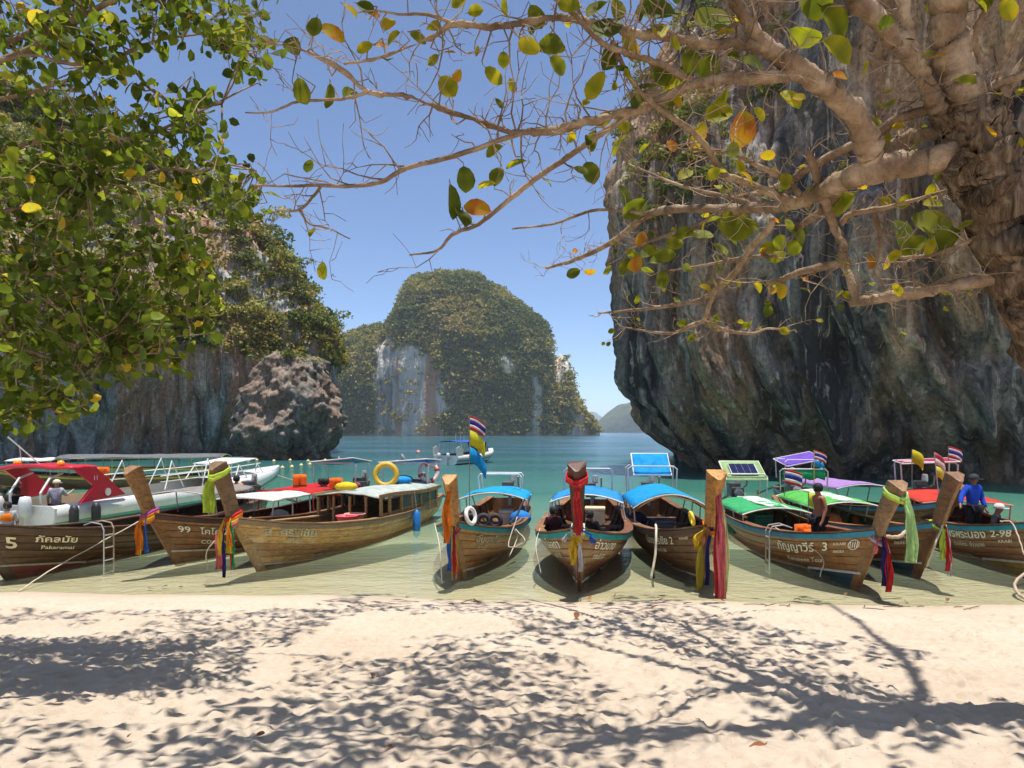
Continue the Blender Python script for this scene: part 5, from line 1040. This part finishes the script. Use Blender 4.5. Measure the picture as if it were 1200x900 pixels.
LIMBS = [
 [(1140, 165, 60, 5.0), (1130, 120, 54, 4.95), (1114, 50, 48, 4.85), (1104, -30, 44, 4.7), (1090, -140, 36, 4.5)],
 [(1150, 175, 46, 5.0), (1120, 184, 44, 5.0), (1060, 194, 38, 5.1), (1008, 204, 33, 5.3), (962, 224, 24, 5.7), (930, 239, 19, 6.1), (896, 243, 15, 6.6), (830, 245, 11, 7.6), (765, 249, 9, 8.8), (720, 282, 7, 10.), (675, 304, 5, 11.2), (640, 314, 3.5, 12.)],
 [(1026, 205, 22, 5.3), (1020, 180, 34, 5.15), (1006, 142, 33, 5.0), (973, 107, 30, 4.8), (937, 82, 28, 4.65), (900, 56, 23, 4.55), (878, 28, 20, 4.5), (861, 0, 18, 4.45), (846, -50, 16, 4.4), (838, -120, 12, 4.3)],
 [(938, 86, 20, 4.65), (905, 90, 18, 4.6), (868, 91, 17, 4.6), (815, 99, 16, 4.6), (760, 124, 13, 4.6), (700, 139, 11, 4.6), (650, 153, 10, 4.55), (610, 155, 9, 4.5), (593, 153, 8, 4.5), (533, 133, 7, 4.45), (477, 113, 6, 4.4), (433, 108, 5.5, 4.35), (400, 82, 5, 4.3), (360, 60, 4, 4.3), (320, 50, 3.2, 4.3), (296, 36, 2.4, 4.3)],
 [(612, 156, 7, 4.5), (593, 162, 6.5, 4.5), (533, 183, 6.5, 4.5), (477, 197, 6, 4.55), (447, 213, 5.5, 4.6), (413, 218, 5, 4.6), (377, 217, 4.5, 4.65), (333, 218, 3.2, 4.7), (296, 217, 2.2, 4.7)],
 [(377, 217, 4, 4.65), (362, 236, 3.6, 4.7), (348, 247, 3.2, 4.7), (326, 246, 2.2, 4.75)], [(352, 246, 3, 4.7), (362, 262, 2.6, 4.75), (386, 268, 2, 4.75), (410, 280, 1.5, 4.8)], [(433, 108, 4.5, 4.35), (400, 116, 3.8, 4.4), (350, 119, 3.2, 4.4), (318, 131, 2.4, 4.45), (288, 132, 1.8, 4.5)],
 [(902, 57, 16, 4.55), (868, 51, 14, 4.5), (827, 51, 13, 4.45), (779, 41, 12, 4.4), (747, 40, 11, 4.35), (700, 28, 10, 4.3), (643, 21, 9, 4.25), (583, 32, 7, 4.2), (533, 28, 6, 4.2), (513, 40, 5, 4.2), (483, 53, 4, 4.2), (443, 68, 3, 4.2), (403, 75, 2.2, 4.2)],
 [(535, 28, 5, 4.2), (500, 17, 4, 4.15), (473, 17, 3, 4.15), (440, 12, 2, 4.1)],
 [(812, 96, 9, 4.6), (773, 75, 8.5, 4.4), (741, 64, 8, 4.25), (707, 51, 7, 4.15), (675, 19, 6, 4.05), (640, -10, 5, 4.0)],
 [(717, 48, 5, 4.2), (741, 96, 6, 4.4), (773, 128, 6.5, 4.6), (805, 149, 7, 4.8), (827, 171, 7.5, 5.0), (848, 203, 8.5, 5.3), (880, 216, 10, 5.6), (933, 238, 12, 6.0)],
 [(742, 130, 9, 4.6), (723, 144, 8.5, 4.65), (667, 183, 7.5, 4.8), (627, 210, 7, 4.9), (593, 237, 6, 5.0), (560, 263, 5, 5.1), (530, 275, 4.4, 5.2), (513, 293, 3.2, 5.3), (480, 299, 2, 5.3)],
 [(1235, 318, 50, 5.0), (1196, 318, 34, 5.0), (1168, 326, 19, 5.1), (1110, 336, 16, 5.3), (1050, 346, 15, 5.6), (996, 355, 11, 5.9)],
 [(1005, 352, 13, 5.85), (996, 325, 12, 5.9), (988, 290, 13, 5.95), (978, 266, 11, 6.0), (965, 232, 11, 5.8), (954, 195, 10, 5.6), (948, 178, 7, 5.5)],
 [(990, 308, 11, 5.95), (945, 317, 10, 6.2), (912, 329, 7, 6.4), (898, 332, 4, 6.5)],
 [(905, 256, 8, 6.6), (901, 268, 9, 6.8), (880, 291, 9, 7.3), (861, 320, 8, 8.0), (837, 341, 7.5, 8.8), (816, 353, 6, 9.4), (773, 360, 5, 10.2), (731, 365, 3.6, 10.8), (701, 367, 2.2, 11.)],
 [(836, 344, 6, 8.9), (829, 365, 5.5, 9.3), (824, 376, 5.2, 9.6), (811, 381, 5, 9.8), (784, 391, 4.2, 10.2), (733, 384, 2.2, 10.6)], [(824, 376, 4.6, 9.6), (853, 387, 4.4, 9.9), (880, 391, 4, 10.2), (901, 385, 3, 10.6), (927, 388, 2, 11.)],
 [(1128, 165, 30, 5.0), (1112, 140, 26, 5.0), (1096, 122, 24, 4.95), (1085, 95, 22, 4.9), (1072, 66, 19, 4.85), (1060, 25, 16, 4.8), (1054, -30, 14, 4.7), (1040, -110, 10, 4.6)],
 [(1092, 128, 14, 5.0), (1050, 141, 13, 5.15), (1027, 157, 12.5, 5.3), (987, 176, 12, 5.5), (950, 196, 11, 5.8), (905, 222, 8, 6.4), (860, 232, 5, 7.2)],
 [(1105, 156, 17, 5.05), (1067, 160, 17, 5.2), (1045, 173, 16, 5.3), (1012, 194, 14, 5.5), (965, 245, 10, 6.2), (935, 268, 8, 6.8)],
 [(985, -40, 26, 4.6), (1005, 0, 27, 4.7), (1045, 38, 27, 4.8), (1078, 80, 26, 4.9)],
 [(1136, 118, 15, 5.), (1165, 100, 13, 4.9), (1200, 87, 11, 4.8), (1260, 60, 9, 4.6)], [(1150, 160, 24, 5.0), (1165, 125, 20, 4.95), (1200, 75, 16, 4.85), (1250, 0, 12, 4.7)],
 [(1130, 60, 10, 4.9), (1150, 20, 8, 4.8), (1175, -30, 6, 4.7)], [(1160, 270, 6, 5.05), (1120, 290, 6, 5.2), (1085, 300, 5, 5.4), (1055, 302, 4, 5.5)], [(985, 262, 9, 6.), (1000, 250, 8, 5.9), (1040, 243, 6, 5.7), (1080, 232, 4.5, 5.5), (1125, 218, 3, 5.3)],
 [(1025, 248, 6, 5.8), (1032, 285, 5, 6.), (1027, 315, 4, 6.1), (1040, 345, 2, 6.2)],
 [(948, 240, 8, 6.), (925, 215, 7, 5.8), (890, 195, 6, 5.7), (850, 178, 4.5, 5.6), (800, 175, 3, 5.5)], [(900, 244, 6, 6.6), (860, 232, 5, 7.), (800, 218, 4, 7.6), (735, 192, 2.4, 8.2)], [(870, 247, 6, 7.), (820, 262, 5, 7.8), (770, 280, 3.6, 8.8), (735, 292, 2, 9.5)],
 [(905, 300, 5, 7.), (870, 302, 4, 7.6), (820, 312, 3.2, 8.6), (775, 318, 2, 9.4)], [(760, 250, 5, 8.8), (700, 246, 4, 9.2), (650, 262, 3, 9.6), (600, 268, 2, 10.)],
 # out of the frame: the rest of the crown overhead
 [(1104, -30, 40, 4.7), (1010, -330, 26, 5.2), (860, -480, 18, 6.4), (720, -520, 10, 8.), (640, -480, 5, 9.5)], [(1090, -140, 34, 4.5), (1180, -420, 24, 5.4), (1150, -420, 16, 7.), (1080, -330, 9, 9.5), (1040, -250, 4, 11.5)],
 [(838, -120, 14, 4.3), (760, -330, 11, 4.6), (600, -520, 8, 5.2), (430, -560, 5, 6.)], [(1200, -100, 14, 4.7), (1420, -200, 12, 5.4), (1500, -100, 8, 7.), (1420, -20, 4, 9.)]]
ALLP = []; ALLY = []; ALL3 = []; RAD = []
for L_ in LIMBS:
    thick = L_[0][2] > 15; pts, rs, o = limb('limb', L_, RT, bark_s, 20 if thick else 7, 9 if thick else 5, .35)
    if thick: furrow(o.data, .012, 7, 7)
    for p, r in zip(pts, rs):
        ALLP.append((600+800*p.x/p.y, 506-800*(p.z-CZ)/p.y)); ALL3.append(p); RAD.append(r)
ALLP = np.array(ALLP); RAD = np.array(RAD)
tw = MB(); tips = []
def twig(p0, d, ln, r, segs=4, wob=.35, depth=0, mb=None):
    p = Vector(p0); d = Vector(d).normalized(); pts = [p.copy()]; rs = [r]
    for i in range(segs):
        d = (d+Vector(trg.normal(0, wob, 3))+Vector((0, 0, .05))).normalized(); p = p+d*ln/segs; pts.append(p.copy()); rs.append(max(.0022, r*(1-.75*(i+1)/segs)))
    (mb or tw).tube(pts, rs, 4, False)
    if depth > 0:
        for i in range(1, segs):
            if trg.uniform() < .75: twig(pts[i], d+Vector(trg.normal(0, .9, 3)), ln*trg.uniform(.3, .55), max(.003, r*.55), 3, wob, depth-1, mb)
    tips.append(p); return pts
thin = [i for i in range(len(RAD)) if RAD[i] < .06]
for i in trg.choice(thin, min(len(thin), 620), replace=False):
    p = ALL3[i]; q = ALL3[min(i+1, len(ALL3)-1)]
    if ALLP[i][0] < 620 and trg.uniform() < .55: continue
    ax = (q-p); ax = ax.normalized() if 1e-4 < ax.length < 1.5 else Vector((-1, 0, 0))
    d = ax*trg.uniform(.2, 1.)+Vector(trg.normal(0, .75, 3)); twig(p, d, trg.uniform(.15, .65), max(.003, min(.007, RAD[i]*.45)), 5, .33, 1)
BIG = '''369 32 22 .35;390 37 26 .86;342 52 28 .3;355 107 26 .42;387 113 24 .4;412 108 24 .4;525 102 27 .6;428 10 20 .25;410 12 18 .72;437 15 14 .9;557 13 16 .55;537 3 16 .6;628 20 24 .4;593 8 20 .55;620 55 24 .68;647 50 22 .5;653 77 22 .42;578 88 22 .6;545 210 26 .22;533 235 34 .25;542 250 28 .2;560 243 28 .88;582 208 22 .36;580 178 20 .4;605 190 22 .5;642 212 13 .4;693 167 22 .4;692 202 24 .35;508 30 18 .7;455 27 18 .72;460 43 18 .55;490 43 18 .5;427 55 18 .7;527 62 12 .9;508 70 14 .55;447 52 13 .88
723 11 24 .5;667 5 24 .5;712 35 40 .25;717 64 30 .28;736 56 28 .75;768 16 42 .22;771 37 30 .68;835 25 46 .42;809 69 30 .4;832 77 30 .3;880 75 30 .35;944 41 34 .38;773 88 28 .32;792 104 36 .62;755 104 28 .25;699 101 30 .62;645 53 26 .3;731 149 14 .6;725 173 20 .5;848 117 26 .5;843 133 30 .6;872 149 36 .88;821 155 22 .75;815 168 18 .85;859 176 18 .45;927 113 28 .68;891 133 18 .7;867 197 18 .7;877 207 18 .72;837 203 18 .6;803 205 18 .55;787 171 14 .88;733 232 30 .35
979 21 38 .42;981 59 38 .6;955 3 38 .35;1099 11 28 .55;1163 203 26 .55;1013 79 15 .7;984 88 18 .95;981 221 18 .85;984 240 32 .5;920 213 18 .6;1037 236 13 .65;1092 224 15 .7;1093 241 20 .6;1056 275 34 .35;1096 261 42 .38;1072 288 26 .4;1091 288 18 .68;1109 280 28 .35;1019 307 16 .9;1040 309 13 .75;912 301 20 .5;937 275 24 .45;915 283 20 .42;915 341 17 .75;888 337 15 .7;919 388 11 .7
744 244 28 .3;672 320 15 .35;691 319 13 .8;713 317 15 .5;733 311 18 .45;747 309 24 .9;751 280 18 .9;763 293 20 .45;781 299 22 .4;776 327 18 .42;808 313 16 .45;803 272 20 .45;821 277 26 .42;861 264 40 .4;843 293 20 .42;843 307 18 .4;855 281 20 .45;827 336 12 .75;837 376 16 .62;717 388 8 .4;707 403 6 .3;713 403 6 .3;811 395 11 .5;800 379 11 .5;875 381 10 .5;792 352 11 .45;747 351 10 .42;770 305 16 .4;758 318 18 .4;742 300 20 .5;790 285 18 .5;880 262 22 .45;900 290 16 .6;930 290 20 .4;925 262 16 .5;1130 262 20 .45;1060 236 14 .6;1180 12 24 .7;1150 5 20 .6;700 12 26 .4;590 70 16 .5;560 60 14 .7;600 100 14 .5;585 120 12 .4'''
proto = []
for i in range(6):
    g = np.random.default_rng(i); v_, f_ = leaf_geo(1., g.uniform(.62, .8), g.uniform(.1, .5), g.uniform(-.1, .35)); v_[:, 2] += .05*np.sin(v_[:, 0]*5+i)*v_[:, 1]; proto.append((v_, f_))
LM = {}
def leaf_mesh(tint, i, mat, key):
    k = (round(tint*12)/12, i, key)
    if k not in LM:
        v_, f_ = proto[i]; m = mesh('leaf', v_, f_, True); a = m.attributes.new('tint', 'FLOAT', 'POINT'); a.data.foreach_set('value', np.clip(k[0]+.16*(np.abs(v_[:, 1])*2-.35)+.1*np.sin(v_[:, 0]*9+i), 0, 1).astype(np.float32)); m.materials.append(mat); LM[k] = m
    return LM[k]
def put_leaf(p, size, tint, parent, mat, key, hang=.5, d=None):
    o = link('leaf', leaf_mesh(tint, int(trg.integers(6)), mat, key), parent, p); d = Vector(d) if d is not None else Vector((*trg.normal(0, .8, 2), -hang+trg.normal(0, .5)))
    q = d.to_track_quat('X', 'Z'); o.rotation_mode = 'QUATERNION'; o.rotation_quaternion = q @ Quaternion((1, 0, 0), trg.normal(0, .9)); o.scale = (size,)*3; return o
cnt = 0
for row in BIG.replace('\n', ';').split(';'):
    u, v_, s, t = map(float, row.split()); dd = np.hypot(ALLP[:, 0]-u, ALLP[:, 1]-v_); i = int(np.argmin(dd+RAD*300)); Y = ALL3[i].y+trg.normal(0, .12)
    Y = max(Y, 3.6); c_ = at(u, v_, Y); size = s/800*Y*1.15
    d = Vector((trg.normal(0, 1), trg.normal(0, .3), trg.normal(-.45, .6))).normalized(); base = c_-d*size*.5
    m_ = (ALL3[i]+base)/2+Vector(trg.normal(0, .04, 3)); tw.tube([ALL3[i], m_, base-d*.14*size], [.006, .0045, .003], 4, False)
    lf = put_leaf(base, size, t, RT, leaf_r, 'r', d=d); cnt += 1
    nn = Vector((0, -1, .25))+Vector(trg.normal(0, .4, 3)); ax = d; yy = nn.cross(ax).normalized(); zz_ = ax.cross(yy); lf.rotation_quaternion = Matrix((ax, yy, zz_)).transposed().to_quaternion()
vis = [p for p in tips if 3.4 < p.y < 12 and 300 < 600+800*p.x/p.y < 1230 and -20 < 506-800*(p.z-CZ)/p.y < 420]
for p in [vis[i] for i in trg.choice(len(vis), min(185, len(vis)), replace=False)]:
    if 600+800*p.x/p.y < 690 and trg.uniform() < .5: continue
    put_leaf(p, trg.uniform(.06, .14), float(np.clip(trg.normal(.5, .22), 0, 1)), RT, leaf_r, 'r', .2)
o = tw.build('twigs', bark_s, RT); tag(o, kind='stuff')
def leaf_stuff(P, size, tints, rg, droop=.4, W=.7):
    """folded leaves as one mesh: six-point outline, two halves"""
    k = len(P); d = rg.normal(size=(k, 3)); d[:, 2] -= droop; d /= np.linalg.norm(d, axis=1)[:, None]; a = np.cross(d, rg.normal(size=(k, 3))); a /= np.linalg.norm(a, axis=1)[:, None]; nn = np.cross(d, a)
    V = []
    for x, w_, z in ((0, 0, 0), (.3, -.45, .1), (.72, -.4, .04), (1, 0, -.12), (.72, .4, .04), (.3, .45, .1)): V.append(P+(d*x+a*w_*W+nn*z)*size[:, None])
    V = np.stack(V, 1).reshape(-1, 3); b = np.arange(k)[:, None]*6; F = np.concatenate([b+np.array([0, 1, 2, 3]), b+np.array([0, 3, 4, 5])], 0)
    return V, F, np.concatenate([tints, tints])
# unseen upper crown of the same tree (its shade falls on the sand)
rg = np.random.default_rng(12); P = []
for _ in range(5200):
    x, y = rg.uniform(-2.5, 6.2), rg.uniform(3.4, 12.2); z = CZ+.66*y+rg.uniform(.3, 2.)
    dens = noise(np.array(x/1.5), np.array(y/1.5), 0, 6)
    if dens+.6*noise(np.array(x/.45), np.array(y/.45), 0, 16) < (.2 if y < 8 else -.06): continue
    P.append((x, y, z))
P = np.array(P); V, F, T_ = leaf_stuff(P, rg.uniform(.12, .24, len(P)), np.clip(rg.normal(.45, .15, len(P)), 0, 1), rg)
o = link('upper_foliage', mesh('upper_foliage', V, F, False, {'tint': ('FACE', T_)}), RT, mat=leaf_r); tag(o, kind='stuff')
# --- left tree, densely leaved
LT = thing('leafy_shore_tree', 'leafy green tree with round leaves hanging over the beach beside the numbered boats', 'tree', (0, 0, 0))
def limb3(name, P, parent, mat, n=10):
    C = catmull(P, 5); m = MB(); m.tube([c[:3] for c in C], [c[3] for c in C], n); m.build(name, mat, parent, True); return [Vector(c[:3]) for c in C]
limb3('trunk', [(-8.9, 6.6, gz(-8.9, 6.6)-.3, .36), (-8.7, 6.8, 2.2, .3), (-8.2, 7., 4.2, .27), (-7.9, 7.2, 6.2, .22), (-7.2, 7.3, 7.6, .15), (-6.4, 7.3, 8.8, .07)], LT, bark_r, 14)
lw = MB(); LP = []
def LL(pix, start=None):
    P = ([start] if start else [])+[(*at(u, v, Y), w/1600*Y) for u, v, w, Y in pix]; pts = limb3('limb', P, LT, bark_s, 7); LP.extend(pts)
s0 = (-7.9, 7.2, 6.2, .12); s1 = (-8.1, 7.05, 4.8, .12); s2 = (-8.4, 6.95, 3.6, .1); s3 = (-7.4, 7.3, 7.4, .1)
LL([(0, 72, 9, 6.6), (60, 37, 8, 6.3), (127, 3, 6, 6.1), (200, -40, 4, 6.)], s0); LL([(0, 54, 8, 7.), (43, 27, 7, 7.), (87, 3, 5, 7.)], s0); LL([(0, 71, 6, 6.4), (67, 72, 5.5, 6.2), (113, 78, 5, 6.), (147, 63, 4.5, 6.), (187, 47, 3, 6.), (235, 40, 2, 6.)], s0)
LL([(-40, 165, 7, 6.6), (0, 180, 6, 6.4), (60, 197, 5, 6.2), (110, 207, 3, 6.)], s1); LL([(30, 110, 4, 6.2), (140, 78, 4, 6.2), (175, 103, 4, 6.2), (215, 127, 3, 6.2), (260, 122, 2, 6.2)], (*at(-20, 120, 6.4), .03)); LL([(20, 245, 5, 6.8), (90, 230, 5, 6.8), (187, 200, 4, 6.7), (233, 200, 3.4, 6.6), (267, 193, 2.4, 6.6), (300, 200, 1.6, 6.6)], s1)
LL([(-30, 400, 6, 6.2), (33, 410, 5, 6.2), (63, 420, 3, 6.2), (130, 415, 2, 6.2)], s2); LL([(-30, 330, 6, 6.6), (60, 320, 5, 6.6), (140, 300, 4, 6.6), (210, 290, 2.6, 6.6)], s2); LL([(-30, 450, 5, 6.), (15, 465, 4, 6.), (55, 478, 2.4, 6.)], s2); LL([(60, 160, 4, 7.2), (150, 163, 4, 7.2), (215, 140, 3, 7.2), (285, 105, 2, 7.2)], s1); LL([(100, -30, 6, 7.), (200, 10, 5, 7.), (260, 40, 4, 7.), (300, 70, 2.4, 7.)], s3); LL([(60, 350, 4, 7.2), (140, 370, 3.6, 7.2), (210, 360, 3, 7.2), (245, 350, 2, 7.2)], s2)
LL([(100, -300, 9, 6.), (300, -420, 7, 5.5), (420, -420, 4, 5.5)], s3); LL([(0, -250, 8, 7.), (250, -260, 6, 7.), (420, -180, 4, 7.)], s3)
POLY = [(-60, -60), (350, -60), (342, 20), (312, 62), (282, 120), (300, 215), (318, 258), (262, 262), (240, 300), (262, 350), (250, 400), (232, 425), (190, 452), (120, 466), (80, 500), (-60, 508)]
def inside(x, y):
    r = False; j = len(POLY)-1
    for i in range(len(POLY)):
        (xi, yi), (xj, yj) = POLY[i], POLY[j]
        if (yi > y) != (yj > y) and x < (xj-xi)*(y-yi)/(yj-yi)+xi: r = not r
        j = i
    return r
trg = np.random.default_rng(9); leaves = []
LPa = np.array(LP)
k = 0
while k < 720:
    u, v_ = trg.uniform(-40, 330), trg.uniform(-50, 500)
    if not inside(u, v_): continue
    dn = .5+.5*noise(np.array(u/48), np.array(v_/40), 0, 2)+(.25 if v_ > 190 else 0)+(.25 if v_ > 300 else 0)-(.22 if u > 225 and v_ < 190 else 0)
    if trg.uniform() > dn*1.3-.1: continue
    Y = trg.uniform(5.3, 8.2); e = at(u, v_, Y); i = int(np.argmin(((LPa-np.array(e))**2).sum(1))); s = LP[i]
    k += 1
    d = (e-s); ln = d.length
    if ln > 1.6: s = e-d.normalized()*trg.uniform(.6, 1.2)
    mid = (s+e)/2+Vector(trg.normal(0, .09, 3))+Vector((0, 0, .06)); pts = [s, s.lerp(mid, .6)+Vector(trg.normal(0, .03, 3)), mid, mid.lerp(e, .5)+Vector(trg.normal(0, .03, 3)), e]
    lw.tube(pts, [.009, .007, .006, .0045, .003], 4, False)
    for q in np.linspace(.25, 1., int(trg.integers(6, 11))):
        f = q*4; a_ = int(min(3, f)); p = pts[a_].lerp(pts[a_+1], f-a_)+Vector(trg.normal(0, .05, 3)); 
        if inside(600+800*p.x/p.y, 506-800*(p.z-CZ)/p.y) or trg.uniform() < .3: leaves.append((p, trg.uniform(.07, .135)))
o = lw.build('twigs', bark_s, LT); tag(o, kind='stuff')
trg.shuffle(leaves); near = sorted(range(len(leaves)), key=lambda i: -leaves[i][1]/leaves[i][0].y if 0 < 600+800*leaves[i][0].x/leaves[i][0].y else 0)
first = set(near[:300])
for i in near[:300]:
    p, s = leaves[i]; put_leaf(p, s*1.05, float(np.clip(trg.normal(.42, .2) if trg.uniform() > .03 else 1., 0, 1)), LT, leaf_l, 'l', .35)
rest = [leaves[i] for i in range(len(leaves)) if i not in first]
P = np.array([tuple(p) for p, s in rest]); S = np.array([s for p, s in rest]); rg = np.random.default_rng(4)
# the part of the crown above and behind the frame
ex = []
for _ in range(9500):
    x, y = rg.uniform(-9, 1.2), rg.uniform(1.5, 10.); z = max(5.4, CZ+.66*y)+rg.uniform(.1, 1.6)
    if x > -2.2 and y > 7.: continue
    if noise(np.array(x/1.25), np.array(y/1.0), 0, 61)+.5*noise(np.array(x/.5), np.array(y/.4), 0, 62) < (-.5 if y < 5.2 else -.18 if y < 6.4 else -.02)+.12*max(0, x+3)/4: continue
    ex.append((x, y, z))
ex = np.array(ex); P = np.vstack([P, ex]); S = np.concatenate([S, rg.uniform(.09, .16, len(ex))])
V, F, T_ = leaf_stuff(P, S, np.clip(np.where(rg.uniform(size=len(P)) < .03, 1., rg.normal(.42, .2, len(P))), 0, 1), rg, .35, .8)
o = link('foliage', mesh('foliage', V, F, False, {'tint': ('FACE', T_)}), LT, mat=leaf_l); tag(o, kind='stuff')
# ------------------------------------------------------------------ litter on the sand
dry = leaf_mat('dry_leaves', [(0, (.1, .05, .025)), (.5, (.22, .1, .045)), (1, (.36, .13, .06))], .15, 'tint')
trg = np.random.default_rng(21)
spots = [(897, 878, .2), (762, 716, .2), (675, 728, .12), (555, 706, .16), (346, 776, .06), (438, 793, .07), (140, 730, .08), (178, 692, .12), (190, 690, .1), (215, 690, .09), (1028, 705, .1), (1060, 707, .1), (930, 705, .12), (850, 707, .1), (75, 826, .06), (690, 705, .1), (580, 774, .07), (1110, 707, .1), (480, 700, .1), (300, 868, .06), (450, 882, .07), (150, 870, .05), (990, 700, .1), (720, 702, .08), (820, 850, .05)]
for k, (u, v_, s) in enumerate(spots):
    g0 = at(u, v_, 7)-Vector((0, 0, CZ)); Yg = 7.
    for _ in range(30): Yg = (CZ-gz((u-600)/800*Yg, Yg))*800/(v_-506)
    p = at(u, v_, Yg); o = link('fallen_leaf', leaf_mesh(float(trg.uniform(.2, 1)), int(trg.integers(6)), dry, 'd'), None, (p.x, p.y, p.z+.035)); o.scale = (s, s, s); o.rotation_euler = (trg.normal(0, .35), trg.normal(-.3, .3), trg.uniform(0, 6.28))
    big = k in (0, 1); tag(o, ['curled red brown fallen leaf on the bare trodden sand', 'large red brown fallen leaf near the water edge below the pink sash boat'][k] if big else 'small dry brown leaf lying on the sand', 'leaf', None if big else 'dry leaves scattered on the sand')
for k in range(26):
    u = trg.uniform(520, 1180); v_ = 707+trg.normal(0, 4)+(u-600)*.006; Yg = CZ*800/(v_-506); Yg = min(Yg, float(shore(np.array((u-600)/800*Yg)))-.1-trg.uniform(0, .5)); x = (u-600)/800*Yg; a_ = trg.normal(0, .5); ln = trg.uniform(.1, .4)
    z = gz(x, Yg)+.012; m = MB(); m.tube([(0, 0, 0), (ln*.5*math.cos(a_), ln*.5*math.sin(a_), .015), (ln*math.cos(a_+.2), ln*math.sin(a_+.2), .0)], [.006, .008, .004], 5); o = m.build('driftwood_twig', bark_r, None); o.location = (x, Yg, z); tag(o, 'thin brown twig washed up along the edge of the water', 'twig', 'twigs along the waterline')
